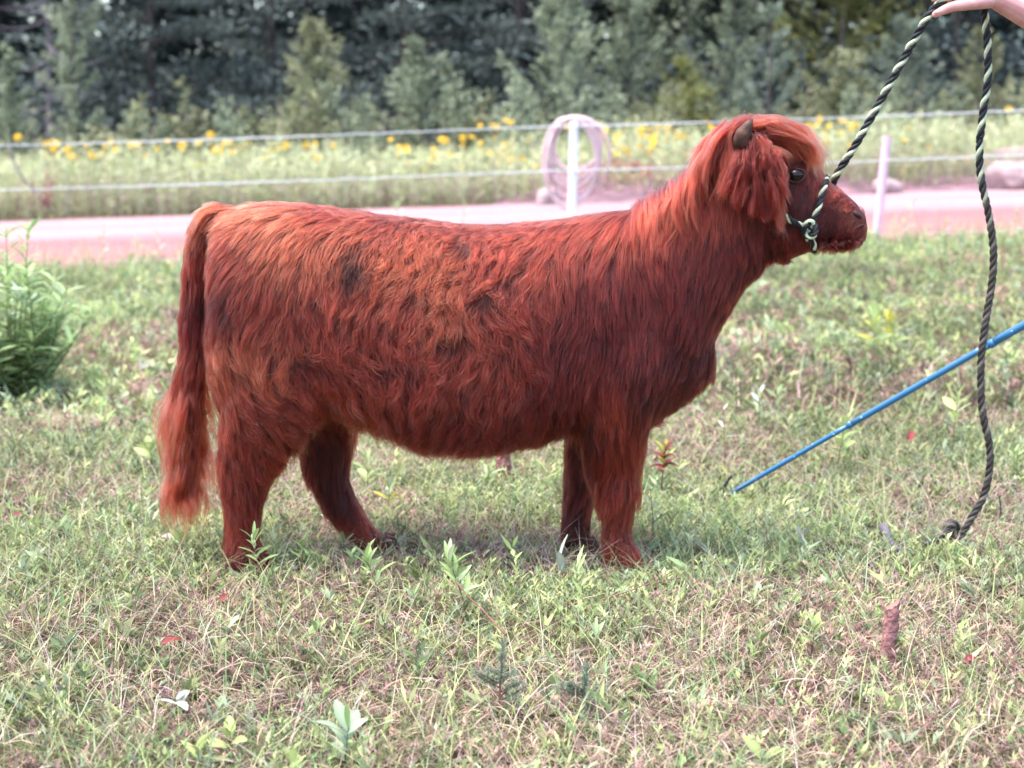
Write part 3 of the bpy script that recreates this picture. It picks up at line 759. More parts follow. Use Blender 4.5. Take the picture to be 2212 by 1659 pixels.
# ---- coat. flow drawn in the side view: (u, v, du, dv, length, lift, curl, r, g, b)
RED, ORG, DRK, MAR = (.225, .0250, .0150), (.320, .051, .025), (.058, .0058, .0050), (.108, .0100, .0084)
FLOW = [
 (440, 480, -.5, .7, .045, .15, .2, ORG), (500, 450, -.9, .35, .055, .12, .3, ORG), (600, 440, -.9, .3, .055, .12, .3, ORG), (720, 455, -.8, .4, .05, .15, .4, RED),
 (850, 472, -.8, .4, .04, .10, .4, RED), (1000, 488, -.8, .4, .04, .10, .4, RED), (1120, 492, -.7, .5, .05, .15, .4, RED), (1240, 480, -.5, .8, .07, .1, .2, RED), (1340, 465, -.25, 1, .09, .1, .15, RED),
 (500, 540, -.5, .8, .05, .1, .3, RED), (600, 540, -.6, .8, .06, .12, .4, ORG), (720, 540, -.3, 1, .06, .14, .5, ORG), (850, 560, -.15, 1, .05, .22, 1.1, ORG), (960, 560, -.2, .9, .05, .24, 1.2, ORG), (1080, 570, -.1, 1, .05, .2, .9, RED),
 (470, 640, -.1, 1, .05, .1, .3, DRK), (560, 640, -.1, 1, .06, .15, .5, RED), (700, 660, 0, 1, .06, .18, .7, RED), (850, 680, .1, 1, .06, .2, 1.0, RED), (960, 660, -.1, 1, .055, .24, 1.2, ORG), (1080, 660, 0, 1, .06, .2, 1.0, RED),
 (500, 760, .55, .8, .06, .2, .6, ORG), (580, 780, .5, .85, .06, .22, .9, ORG), (680, 780, .15, 1, .065, .22, 1.0, RED), (820, 790, .05, 1, .07, .2, 1.0, RED), (950, 790, .05, 1, .07, .2, 1.0, RED), (1080, 800, 0, 1, .07, .18, .8, RED),
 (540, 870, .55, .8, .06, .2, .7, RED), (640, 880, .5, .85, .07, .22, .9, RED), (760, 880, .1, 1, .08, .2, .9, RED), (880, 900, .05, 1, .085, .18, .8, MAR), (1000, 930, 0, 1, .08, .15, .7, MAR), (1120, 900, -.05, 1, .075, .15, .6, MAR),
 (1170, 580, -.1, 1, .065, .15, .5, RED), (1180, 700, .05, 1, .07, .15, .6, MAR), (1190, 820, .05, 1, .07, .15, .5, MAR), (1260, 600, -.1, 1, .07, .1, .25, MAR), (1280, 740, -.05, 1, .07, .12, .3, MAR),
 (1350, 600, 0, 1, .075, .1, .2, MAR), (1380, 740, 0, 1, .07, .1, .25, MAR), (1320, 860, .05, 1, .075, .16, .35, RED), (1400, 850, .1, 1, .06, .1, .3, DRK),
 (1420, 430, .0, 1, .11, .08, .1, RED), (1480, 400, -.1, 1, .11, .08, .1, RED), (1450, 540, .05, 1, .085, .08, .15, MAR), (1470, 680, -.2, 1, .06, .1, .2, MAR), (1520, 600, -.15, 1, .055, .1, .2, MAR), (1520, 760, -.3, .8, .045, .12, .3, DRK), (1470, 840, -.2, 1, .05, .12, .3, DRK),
 (1560, 290, -.7, .7, .10, .1, .12, ORG), (1530, 330, -.5, 1, .11, .1, .12, RED), (1560, 420, -.2, 1, .09, .06, .15, RED), (1600, 500, 0, 1, .06, .08, .2, MAR), (1650, 550, -.1, 1, .04, .1, .2, DRK),
 (1620, 262, -.6, .4, .07, .12, .1, ORG), (1680, 285, .7, .5, .07, .12, .1, ORG), (1640, 350, .1, 1, .06, .15, .2, RED), (1720, 335, .1, .9, .022, .15, .2, DRK), (1735, 420, -.3, .8, .014, .12, .2, DRK), (1715, 450, -.3, .8, .016, .12, .2, DRK), (1716, 400, -.3, .7, .017, .12, .2, DRK),
 (1740, 450, -.5, .6, .021, .12, .5, DRK), (1700, 500, -.3, .8, .03, .12, .4, MAR), (1780, 400, .1, .7, .032, .12, .2, RED), (1800, 450, -.5, .35, .022, .12, .5, DRK), (1790, 500, -.4, .7, .024, .1, .2, DRK),
 (1835, 440, -.6, .1, .015, .1, .2, RED), (1855, 470, -.6, .2, .007, .08, .1, RED), (1840, 508, -.3, .9, .024, .15, .3, MAR), (1800, 525, -.1, 1, .036, .1, .3, DRK), (1740, 545, -.2, .9, .02, .1, .2, DRK),
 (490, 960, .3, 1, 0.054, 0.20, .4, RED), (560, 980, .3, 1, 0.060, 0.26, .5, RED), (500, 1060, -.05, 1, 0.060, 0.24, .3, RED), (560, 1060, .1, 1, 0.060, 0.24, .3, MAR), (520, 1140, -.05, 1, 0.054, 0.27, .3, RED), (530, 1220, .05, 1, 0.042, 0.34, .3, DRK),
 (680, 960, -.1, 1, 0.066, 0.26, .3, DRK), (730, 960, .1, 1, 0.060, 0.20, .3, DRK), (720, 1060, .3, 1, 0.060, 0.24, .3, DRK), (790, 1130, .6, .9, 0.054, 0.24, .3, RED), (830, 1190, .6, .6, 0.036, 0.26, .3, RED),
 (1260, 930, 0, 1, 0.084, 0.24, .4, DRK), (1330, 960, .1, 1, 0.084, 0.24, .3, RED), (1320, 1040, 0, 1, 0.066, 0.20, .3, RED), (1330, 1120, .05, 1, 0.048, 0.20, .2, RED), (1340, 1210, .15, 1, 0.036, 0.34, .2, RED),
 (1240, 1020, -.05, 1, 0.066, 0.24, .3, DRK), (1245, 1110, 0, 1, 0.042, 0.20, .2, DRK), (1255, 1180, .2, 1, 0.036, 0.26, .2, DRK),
 (425, 560, -.1, 1, .045, .4, .2, RED), (420, 680, 0, 1, .055, .42, .2, MAR), (415, 800, 0, 1, .065, .42, .3, RED), (406, 920, -.05, 1, .10, .4, .5, ORG), (404, 985, -.05, 1, .14, .4, .6, ORG)]
FU = np.array([f[:7] for f in FLOW], float); FC = np.array([f[7] for f in FLOW], float)
WHORLS = [(820, 785, 26), (1002, 538, 26), (905, 640, 20), (1045, 648, 30), (985, 735, 28), (890, 790, 24), (1105, 610, 18), (650, 770, 26)]

def field(P, nrm_, g_=None):
    u, v = proj(P)
    d2 = (u[:, None] - FU[None, :, 0]) ** 2 + (v[:, None] - FU[None, :, 1]) ** 2
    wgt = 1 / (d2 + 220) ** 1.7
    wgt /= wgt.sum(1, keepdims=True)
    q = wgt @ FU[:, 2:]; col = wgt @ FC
    du, dv = q[:, 0].copy(), q[:, 1].copy()
    # ears
    ear = (np.abs(P[:, 1] - YM) > .108) & (u > 1560) & (u < 1715) & (v > 270) & (v < 500)
    du = np.where(ear, .12 + .25 * np.sign(u - 1640) * 0, du); dv = np.where(ear, 1, dv)
    L = np.where(ear, .048, q[:, 2] * np.where(u < 1560, 1.04, 1.0)); lift = np.where(ear, .08, q[:, 3]); curl = np.where(ear, .08, q[:, 4])
    col = np.where(ear[:, None], np.array(MAR) * 1.15, col)
    for wu, wv, wr in WHORLS:
        g2 = np.exp(-((u - wu) ** 2 + (v - wv) ** 2) / (wr ** 2) / 1.4)
        ang = np.arctan2(v - wv, u - wu)
        du = du + g2 * 1.3 * (np.cos(ang) * .9 - np.sin(ang) * .6); dv = dv + g2 * 1.3 * (np.sin(ang) * .9 + np.cos(ang) * .6)
    # low frequency wander
    a = (vnoise(P[:, 0], P[:, 2], 9, 3) - .5) * 1.5 * (.3 + curl)
    du, dv = du * np.cos(a) - dv * np.sin(a), du * np.sin(a) + dv * np.cos(a)
    D = np.stack([du, nrm_[:, 1] * .5 * np.clip(nrm_[:, 2], 0, 1), -dv], 1)
    T = D - nrm_ * (D * nrm_).sum(1, keepdims=True)
    return norm(T), L, lift, curl, col, u, v, ear

def sample(n, wgt_fn):
    a, b, c = bv[tri[:, 0]], bv[tri[:, 1]], bv[tri[:, 2]]
    ar = np.linalg.norm(np.cross(b - a, c - a), axis=1) * wgt_fn((a + b + c) / 3, (vn[tri[:, 0]] + vn[tri[:, 1]] + vn[tri[:, 2]]) / 3)
    idx = np.searchsorted(np.cumsum(ar) / ar.sum(), rng.random(n)); idx = np.minimum(idx, len(tri) - 1)
    s, t = rng.random((2, n, 1)); s = np.sqrt(s)
    w0, w1, w2 = 1 - s, s * (1 - t), s * t
    i = tri[idx]
    return bv[i[:, 0]] * w0 + bv[i[:, 1]] * w1 + bv[i[:, 2]] * w2, norm(vn[i[:, 0]] * w0 + vn[i[:, 1]] * w1 + vn[i[:, 2]] * w2)

def dens(P, Nn):
    u, v = proj(P)
    d = np.where(Nn[:, 1] > .35, .38, 1.0)
    d = np.where((u > 1560) & (v < 600), d * 2.1, d); d = np.where((u > 1690) & (v < 560), d * 2.6, d)             # shorter, denser on the head
    d = np.where((u > 1840), d * 1.4, d)
    d = np.where((u < 470) & (v < 1000), d * 1.5, d)
    # bare nose, eye
    d = np.where((u - 1860) ** 2 / 21 ** 2 + (v - 464) ** 2 / 21 ** 2 < 1, 0.0, d)
    d = np.where(((u - 1718) ** 2 / 21 ** 2 + (v - 378) ** 2 / 18 ** 2 < 1), 0.0, d)
    # inside of body (buried surfaces are gone after the remesh)
    return d

K = 8
S = np.linspace(0, 1, K)
def kd_nearest(pts, ref):
    kd = KDTree(len(ref))
    for i, p in enumerate(ref): kd.insert(p, i)
    kd.balance()
    return np.fromiter((kd.find(p)[1] for p in pts), int, len(pts))

def guide_shape(n, T, Nn, L, lift, curl, r):
    """offsets (n,K,3) of a lock from its root"""
    B = np.cross(Nn, T); s = S[None, :, None]
    ph = r.random((n, 1, 1)) * 6.283; fq = (.7 + .8 * r.random((n, 1, 1)))
    amp = (curl * (.14 + .20 * r.random(n)))[:, None, None]
    wav = np.sin(6.283 * fq * s + ph) - np.sin(ph)
    wav2 = np.cos(6.283 * fq * s + ph) - np.cos(ph)
    lf = lift[:, None, None]
    off = T[:, None] * s + Nn[:, None] * (lf * s * (1.25 - s)) * 1.2 + np.array((0, 0, -1.))[None, None] * (s ** 2) * .16
    off = off + B[:, None] * wav * amp * s + Nn[:, None] * np.abs(wav2) * amp * .5 * s
    return off * L[:, None, None]

def make_curves(name, pts, rad0, col, mat):
    n, k, _ = pts.shape
    hc = bpy.data.hair_curves.new(name)
    hc.add_curves([k] * n)
    hc.position_data.foreach_set('vector', pts.astype(np.float32).ravel())
    ra = hc.attributes.get('radius') or hc.attributes.new('radius', 'FLOAT', 'POINT')
    prof = (1 - .75 * np.linspace(0, 1, k) ** 2)[None] * np.broadcast_to(rad0, (n,))[:, None]
    ra.data.foreach_set('value', prof.astype(np.float32).ravel())
    ca = hc.attributes.new('col', 'FLOAT_COLOR', 'CURVE')
    ca.data.foreach_set('color', np.hstack([col, np.ones((n, 1))]).astype(np.float32).ravel())
    hc.materials.append(mat)
    o = bpy.data.objects.new(name, hc); link(o); cpart(o)
    return o

NH, NG1, NG2 = 200000, 6500, 56000
gr, gn = sample(NG1, dens)
T1, L1, lf1, cu1, c1, u1, v1, e1 = field(gr, gn)
T1 = norm(T1 + rng.normal(0, .16, T1.shape) * (.4 + cu1[:, None])); T1 = norm(T1 - gn * (T1 * gn).sum(1, keepdims=True))
shape1 = guide_shape(NG1, T1, gn, L1 * (.85 + .35 * rng.random(NG1)), lf1 * (.6 + .9 * rng.random(NG1)), cu1, rng)
lockcol = .62 + .68 * rng.random((NG1, 1))
hr, hn = sample(NH, dens)
T, L, lf, cu, hc_, hu, hv, he = field(hr, hn)
g1 = kd_nearest(hr, gr)
sub_r = hr[rng.integers(0, NH, NG2)]
g2 = kd_nearest(hr, sub_r)
ratio = (L / np.maximum(L1[g1], .003)) * (.75 + .4 * rng.random(NH))
ratio = np.clip(ratio, .3, 1.5)
own = guide_shape(NH, norm(T + rng.normal(0, .16, T.shape) * (.5 + cu[:, None])), hn, L * (.8 + .35 * rng.random(NH)), lf, cu * .6, rng)
mixw = .57
off = shape1[g1] * ratio[:, None, None] * mixw + own * (1 - mixw)
s_ = S[None, :, None]
off = off + (gr[g1] - hr)[:, None] * (.45 * s_ ** 1.2) * np.clip(L / .03, 0, 1)[:, None, None]
off = off + (sub_r[g2] - hr)[:, None] * (.42 * s_ ** .7)
off = off + np.cumsum(rng.normal(0, .014, (NH, K, 3)), 1) * s_ * L[:, None, None] * (.5 + cu)[:, None, None]
pts = hr[:, None] + off
pts[..., 2] = np.maximum(pts[..., 2], .004)
dark = np.exp(-(((hu - 765) / 40) ** 2 + ((hv - 570) / 58) ** 2) ** 2)
for wu, wv, wr in WHORLS: dark = np.maximum(dark, .7 * np.exp(-((hu - wu) ** 2 + (hv - wv + 6) ** 2) / (wr * .75) ** 2))       # hip patch is set above; whorl centres are coloured darker here
dark2 = np.exp(-(((hu - 545) / 60) ** 2 + ((hv - 548) / 26) ** 2)) * .35
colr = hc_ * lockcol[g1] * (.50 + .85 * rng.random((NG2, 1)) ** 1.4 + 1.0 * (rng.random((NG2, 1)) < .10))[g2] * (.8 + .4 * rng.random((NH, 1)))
colr = colr * (1 - .90 * dark[:, None]) * (1 - dark2[:, None])
thin = rng.random(NH) > dark * .35
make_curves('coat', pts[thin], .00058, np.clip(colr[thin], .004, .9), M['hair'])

def locks(name, paths, nh, spread0, spread1, col, wave=.0, rad=.00055, K2=14, sub=11):
    """hand laid locks: each path [(u, v, Y)...], each lock a few strands of many hairs"""
    allp, allc = [], []
    for p in paths:
        P = catmull([at(*q) for q in p], K2)
        ln = np.linalg.norm(np.diff(P, axis=0), axis=1).sum()
        t = np.linspace(0, 1, K2)[None, :, None]
        si = rng.integers(0, sub, nh)
        o0 = (rng.normal(0, 1, (sub, 1, 3)) * spread0)[si] + rng.normal(0, 1, (nh, 1, 3)) * spread0 * .4
        o1 = (rng.normal(0, 1, (sub, 1, 3)) * spread1 * 1.5)[si] + rng.normal(0, 1, (nh, 1, 3)) * spread1 * .25
        ph = (rng.random((sub, 1, 1)) * 2.5)[si] + rng.random((nh, 1, 1)) * .5 + rng.random() * 6
        wv = np.sin(t * (3 + ln * 18) + ph) * (wave + .0015) * t * np.array((1, .6, .1))[None, None]
        h = P[None] + o0 * (1 - t) + o1 * t + wv + np.cumsum(rng.normal(0, .0007, (nh, K2, 3)), 1)
        cut = (.62 + .38 * rng.random((sub, 1)))[si] * (.85 + .15 * rng.random((nh, 1)))
        ii = np.linspace(0, 1, K2)[None] * cut * (K2 - 1)
        i0 = np.minimum(ii.astype(int), K2 - 2); f = (ii - i0)[..., None]
        r_ = np.arange(nh)[:, None]
        h = h[r_, i0] * (1 - f) + h[r_, i0 + 1] * f
        cs = (.45 + .85 * rng.random((sub, 1)) + .7 * (rng.random((sub, 1)) < .14))[si]
        allp.append(h); allc.append(np.asarray(col)[None] * (.8 + .4 * rng.random()) * cs * (.8 + .4 * rng.random((nh, 1))))
    return make_curves(name, np.concatenate(allp), rad, np.clip(np.concatenate(allc), .004, .9), M['hair'])

n_ = lambda s=1.0: rng.normal(0, s)
fore = []
for k in range(22):
    y = YM + (-.085 + .17 * (k + .5) / 22); near = (YM - y) / .085
    e = rng.random()
    fore.append([(1622 + n_(8), 268 + n_(4), y), (1680 + n_(6), 268 + n_(4), y), (1730 + 8 * (1 - abs(near)) + n_(5), 292 + n_(5), y * .7 + .3 * YM - .012), (1752 + n_(7) + 10 * (1 - abs(near)), 330 + n_(6), y * .8 + .2 * YM - .018), (1764 + n_(9) + 10 * (1 - abs(near)), 352 + 52 * e + n_(6), y * .85 + .15 * YM - .016)])
for k in range(5):
    fore.append([(1668 + n_(8), 278 + n_(4), YM - .088), (1712 + n_(5), 290 + n_(4), YM - .105), (1748 + n_(5), 318 + n_(5), YM - .10), (1760 + n_(6), 350 + n_(8), YM - .09), (1766 + n_(6), 385 + n_(10), YM - .08)])
locks('forelock', fore, 130, .0085, .0095, (.36, .058, .030), .003)
mane = []
for k in range(20):
    t = k / 19; y = YM - .02 - .075 * rng.random()
    u0 = 1612 - 50 * t + n_(6); v0 = 262 + 30 * t + n_(4)
    mane.append([(u0, v0, y + .02), (u0 - 40 + n_(5), v0 + 35 + n_(5), y - .02), (u0 - 62 + n_(8), v0 + 95 + n_(10), y - .03), (u0 - 68 + 30 * rng.random() + n_(8), v0 + 150 + 40 * rng.random(), y - .03)])
for k in range(22):
    t = k / 21; u0 = 1375 + 130 * t; v0 = np.interp(u0, [1370, 1440, 1505], [446, 408, 356])
    mane.append([(u0, v0 + 4, YM + .01), (u0 - 6 + n_(4), v0 + 30, YM - .075 - .02 * t), (u0 - 10 + n_(10), v0 + 85, YM - .125), (u0 + n_(14), v0 + 125 + 60 * rng.random(), YM - .135)])
for k in range(6):
    mane.append([(1600 + n_(5), 300 + n_(5), YM - .085), (1575 + n_(5), 345 + n_(6), YM - .115), (1560 + n_(8), 400 + n_(8), YM - .13), (1562 + n_(12), 440 + n_(15), YM - .125)])
locks('mane', mane, 120, .009, .006, (.29, .038, .022), .004)
ef = []
for k in range(58):
    a = rng.random() * 6.283; rr_ = math.sqrt(rng.random()); cu, sv = math.cos(a) * rr_, math.sin(a) * rr_
    u0 = 1632 + 44 * cu; v0 = 358 + 56 * sv; dn = 52 + 42 * rng.random()
    out = 26 * cu + n_(5)
    ef.append([(u0, v0, YM - .135 - .010 * (1 - rr_)), (u0 + out * .55, v0 + dn * .25, YM - .165 - .012 * (1 - rr_)), (u0 + out * .95, v0 + dn * .62, YM - .168), (u0 + out + n_(5), v0 + dn, YM - .155)])
locks('ear_fringe', ef, 130, .008, .006, (.155, .0165, .0115), .003)
ef = []
for k in range(26):    # fluffy forward rim of the ear
    t = k / 25; u0 = 1624 + 48 * t + n_(4); v0 = 306 + 60 * t + n_(4)
    ef.append([(u0, v0, YM - .12), (u0 + 17 + n_(3), v0 - 4 + 12 * t + n_(4), YM - .15), (u0 + 24 + n_(4), v0 + 26 + n_(4), YM - .16), (u0 + 22 + n_(5) - 8 * t, v0 + 62 + n_(8), YM - .155)])
for k in range(4):
    ef.append([(1665 + n_(5), 400, YM - .15), (1678 + n_(4), 438, YM - .15), (1686 + n_(4), 474 + n_(4), YM - .145), (1690 + n_(4), 505 + n_(10), YM - .14)])
cf = []
for k in range(26):
    t = k / 25; u0 = 1772 + 78 * t + n_(2); v0 = 526 - 8 * max(0, t - .7) * 3
    cf.append([(u0, v0 - 6, YM - .03 + n_(.015)), (u0 + 1, v0 + 4, YM - .035 + n_(.015)), (u0 - 2 + n_(2), v0 + 9, YM - .035 + n_(.015)), (u0 - 5 + n_(4), v0 + 15 + n_(4), YM - .03 + n_(.015))])
locks('chin_fringe', cf, 110, .006, .005, (.085, .013, .010), .001)
locks('ear_fringe', ef, 130, .008, .006, (.25, .034, .020), .003)
tsw = []
for k in range(78):
    v0 = 780 + 215 * rng.random(); u0 = 408 + n_(9); w = float(np.clip(n_(1), -1.5, 1.5))
    tsw.append([(u0, v0, YM - .01 + n_(.008)), (u0 - 3 + 14 * w, v0 + 60, YM - .01 + n_(.02)), (u0 - 4 + 28 * w + n_(4), v0 + 115, YM - .01 + n_(.022)), (u0 - 6 + 20 * w + n_(6), min(v0 + 165 + 50 * rng.random(), 1160), YM - .01 + n_(.025))])
locks('tail_switch', tsw, 130, .010, .010, (.27, .042, .024), .007)

# ---- horns, eyes, nose, hooves
M['horn'] = mat_plain('dark_horn', (.13, .066, .046), .55, .5, 30, .5, 60, .15, col2=(.050, .026, .020))
for sg in (-1, 1):
    Y0 = YM + sg * .122
    pth = catmull([at(1609, 307, Y0 + sg * .004), at(1606, 294, Y0 + sg * .022), at(1614, 276, Y0 + sg * .028), at(1624, 257, Y0 + sg * .022)], 14)
    q = np.linspace(0, 1, 14)
    h = MB(); h.tube(pth, .0295 * (1 - q) ** .72 * (1 + .05 * np.sin(q * 60)) + .002, 16)
    cpart(h.build('horn', M['horn'], None, True))
M['eye'] = mat_plain('eye', (.010, .006, .006), .22, .2, 20, spec=.3, coat=.15)
M['lid'] = mat_plain('eyelid_skin', (.06, .020, .018), .6, .3, 40)
def ellipsoid(c, r, n=16, m=10):
    th = np.linspace(0, 2 * np.pi, n, endpoint=False); ph = np.linspace(0, np.pi, m)
    v = np.array([(math.sin(p) * math.cos(t), math.cos(p), math.sin(p) * math.sin(t)) for p in ph for t in th]) * np.asarray(r) + np.asarray(c)
    i = np.arange(m - 1)[:, None]; j = np.arange(n)[None]; k = (j + 1) % n
    return v, np.stack([i * n + j, i * n + k, (i + 1) * n + k, (i + 1) * n + j], -1).reshape(-1, 4)
for sg in (-1, 1):
    p = skin_near(1718, 378, 0)
    if sg > 0: p = p * np.array((1, 0, 1)) + np.array((0, 2 * YM - p[1], 0))
    e = MB(); v, q = ellipsoid(p + np.array((0, sg * .003, 0)), (.0215, .0175, .0175)); e.add(v, q)
    eo = cpart(e.build('eye', M['eye'], None, True))
    th = np.linspace(0, 2 * np.pi, 25)
    l = MB(); l.tube(np.stack([p[0] + .0235 * np.cos(th) + .002, p[1] + sg * (.008 + .003 * np.cos(th) ** 2) + 0 * th, p[2] + .0165 * np.sin(th) - .001 + .003 * np.cos(th)], 1), .0026 - .0010 * np.sin(th * 1), 7, cap=False)
    lo = cpart(l.build('eyelid', M['lid'], None, True))
# nose pad: bare pinkish skin with two nostrils and the line of the mouth
M['nose'] = mat_plain('nose_skin', (.30, .11, .11), .40, .4, 60, .4, 160, .4)
p = at(1850, 465, YM); v, q = ellipsoid(p, (.0190, .053, .027), 20, 12); v[:, 0] += .004 * np.cos((v[:, 1] - YM) / .044 * 3)
nz = MB(); nz.add(v, q); cpart(nz.build('nose', M['nose'], None, True))
M['nostril'] = mat_plain('nostril', (.03, .012, .014), .6, .2, 30)  # dark colour stands in for shade in the nostril holes and mouth crease
for sg in (-1, 1):
    p = skin_near(1852, 464, 0); p[1] = YM + sg * (YM - p[1] - .004)
    v, q = ellipsoid(p, (.0130, .011, .0095), 14, 8); v[:, 2] += (v[:, 0] - p[0]) * -.5
    nb = MB(); nb.add(v, q); cpart(nb.build('nostril', M['nostril'], None, True))
mo = MB(); pth = [at(1864, 482, YM)]
for sg in (-1,):
    q_ = [skin_near(1865, 486, .002), skin_near(1860, 488, .004), skin_near(1854, 491, .004), skin_near(1846, 496, .002)]
mo.tube(catmull([at(1868, 485, YM - .012)] + q_, 16), np.interp(np.linspace(0, 1, 16), [0, .5, 1], [.002, .0026, .0008]), 6)
cpart(mo.build('mouth', M['nostril'], None, True))
lp = MB(); v, q = ellipsoid(at(1851, 500, YM), (.020, .046, .016), 18, 10); lp.add(v, q)
M['lip'] = mat_plain('lip_skin', (.10, .030, .027), .6, .2, 50, .1, 140)
cpart(lp.build('lower_lip', M['lip'], None, True))
M['hoof'] = mat_plain('hoof_horn', (.11, .042, .033), .75, .4, 30, .3, 70, .08)
for u, v, Y in ((545, 1236, 4.09), (838, 1194, 4.27), (1352, 1234, 4.10), (1268, 1196, 4.27)):
    p = at(u, v, Y); p[2] = max(float(ground_z(p[0], Y)), 0)
    hb = MB()
    for sd in (-1, 1):
        th = np.linspace(0, 2 * np.pi, 12, endpoint=False)
        b0 = np.stack([p[0] + .042 * np.cos(th) + .008, p[1] + sd * .019 + .018 * np.sin(th), np.full(12, p[2])], 1)
        b1 = np.stack([p[0] + .030 * np.cos(th) - .008, p[1] + sd * .017 + .016 * np.sin(th), np.full(12, p[2] + .05)], 1)
        hb.add(np.vstack([b0, b1, b1.mean(0)]), [(i, (i + 1) % 12, 12 + (i + 1) % 12, 12 + i) for i in range(12)], [(12 + i, 12 + (i + 1) % 12, 24) for i in range(12)])
    cpart(hb.build('hoof', M['hoof'], None, True))

# ================================================================== FENCE AND HOSE
def fence_z(x, h): return .034 * x + h
fence = empty('wire_fence', (0, 15.0, 0), 'white wire fence with two plastic posts along the near side of the road', 'fence')
def fpart(mb, name, mat, smooth=True):
    o = mb.build(name, mat, None, smooth); o.parent = fence; o.matrix_parent_inverse = Matrix.Translation((0, -15.0, 0)); return o
for h in (1.262, .838, .12):
    xx = np.linspace(-12, 12, 160)
    b = MB(); b.tube(np.stack([xx, 15.0 + .004 * np.sin(xx * 40), fence_z(xx, h) - .012 * np.sin((xx % 5.2) / 5.2 * np.pi) + .003 * np.sin(xx * 55)], 1), (.0068 if h > .2 else .0035) + .0012 * np.sin(xx * 40), 6)
    fpart(b, 'wire', M['wire'])
def pipe(mb, a, b, r0, r1, wall=.006):
    """a plastic pipe with an open top and a rim"""
    a, b = np.asarray(a), np.asarray(b); q = np.linspace(0, 1, 12)[:, None]
    mb.tube(a + (b - a) * q, np.linspace(r0, r1, 12), 20, cap=False)
    d = norm(b - a)
    th = np.linspace(0, 2 * np.pi, 20, endpoint=False); U = norm(np.cross(d, (0, 1, 0))); V = np.cross(d, U)
    o = b + np.outer(np.cos(th), U) * r1 + np.outer(np.sin(th), V) * r1
    i = b + np.outer(np.cos(th), U) * (r1 - wall) + np.outer(np.sin(th), V) * (r1 - wall)
    mb.add(np.vstack([o, i, i - d * .15, (b - d * .15)[None]]), [(k, (k + 1) % 20, 20 + (k + 1) % 20, 20 + k) for k in range(20)] + [(20 + k, 20 + (k + 1) % 20, 40 + (k + 1) % 20, 40 + k) for k in range(20)],
           [(40 + k, 40 + (k + 1) % 20, 60) for k in range(20)])
def post(u0, v0, u1, v1, Y, mat, r):
    b = MB(); top = at(u1, v1, Y); bot = at(u0, v0, Y); bot = bot + (bot - top) / np.linalg.norm(bot - top) * .25
    pipe(b, bot, top, r, r); o = fpart(b, 'post', mat)
    for h in (1.262, .838):
        z = fence_z(top[0], h); t = (z - bot[2]) / (top[2] - bot[2])
        if 0 < t < 1:
            p = bot + (top - bot) * t; cl = MB(); th = np.linspace(0, 2 * np.pi, 17)
            cl.tube(np.stack([p[0] + (r + .004) * np.cos(th), p[1] + (r + .004) * np.sin(th), p[2] + 0 * th], 1), .007, 6, cap=False)
            c = cl.build('insulator', M['wire'], None, True); c.parent = o; c.matrix_parent_inverse = Matrix.Translation((0, -15.0, 0))
    return top
M['pvc_w2'] = M['pvc_white']
top = post(1234, 560, 1240, 262, 15.06, M['pvc_white'], .043)
post(1888, 552, 1917, 294, 15.06, M['pvc_pink'], .042)
# hose coil hung over the white post
hp = []
hrr = np.random.default_rng(3)
nl_ = 11
for k in range(nl_):
    a = hrr.random(); hw = .23 + .075 * hrr.random(); hh = .24 + .21 * ((k * 5) % nl_) / nl_; cx = hrr.normal(-.02, .035)
    for t in np.linspace(0, 2 * np.pi, 22, endpoint=False):
        r_ = 1 - .12 * math.cos(t)
        hp.append((top[0] + cx + hw * math.sin(t) * (1 + .12 * math.sin(t)), 15.06 + (.045 + .05 * k / nl_) * (1 - math.cos(t)) + .012 * math.sin(t * 2 + k), top[2] + .016 + .003 * k - hh + hh * math.cos(t)))
hp = np.array(hp)
b = MB(); b.tube(catmull(hp, len(hp) * 2), .0150, 8)
ho = b.build('hose_coil', M['hose'], None, True); tag(ho, 'pink garden hose coiled and hung on the white fence post', 'hose')

# ================================================================== ROAD EDGE: boulders, brush, branch
def boulder(u, v, Y, r, seed, label, sq=.75):
    rr = np.random.default_rng(seed); p = at(u, v, Y); p[2] = float(ground_z(p[0], Y)) + r * sq * .35 + .05
    vv, q = ellipsoid((0, 0, 0), (1, 1, 1), 28, 18)
    n_ = np.zeros(len(vv))
    for k in range(9):
        d = norm(rr.normal(0, 1, 3)); n_ -= np.maximum(0, vv @ d - (.55 + .25 * rr.random())) * .7
    vv = vv * (1 + n_[:, None]) * np.array((1, .85, sq)) * r + rr.normal(0, .012 * r, (len(vv), 3))
    m = MB(); m.add(vv, q); o = m.build('boulder', M['rock'], None, True); o.location = p; tag(o, label, 'boulder', 'boulders beyond the road')
boulder(2190, 385, 25.9, .50, 1, 'large pale pink boulder at the right edge beyond the road')
boulder(2192, 340, 27.4, .62, 2, 'pinkish boulder behind the large one at the right edge')
boulder(1918, 405, 25.9, .26, 3, 'small pale boulder beyond the road beside the leaning post')
boulder(1180, 415, 25.9, .30, 4, 'pale rounded boulder beyond the road left of the hose post')
boulder(1255, 428, 26.6, .15, 5, 'small white stone beyond the road right of the hose post', .5)
boulder(1460, 428, 26.6, .2, 7, 'flat pink stone beyond the road behind the calf neck', .5)
br = empty('brush_pile', at(1350, 430, 27.2), 'heap of reddish dead brush beyond the road behind the calf neck', 'brush')
rr = np.random.default_rng(8); loc = np.array(br.location); gz = float(ground_z(loc[0], 27.2)); br.location[2] = gz
M['redtwig'] = mat_plain('red_twig', (.36, .13, .13), .8, .35, 10)
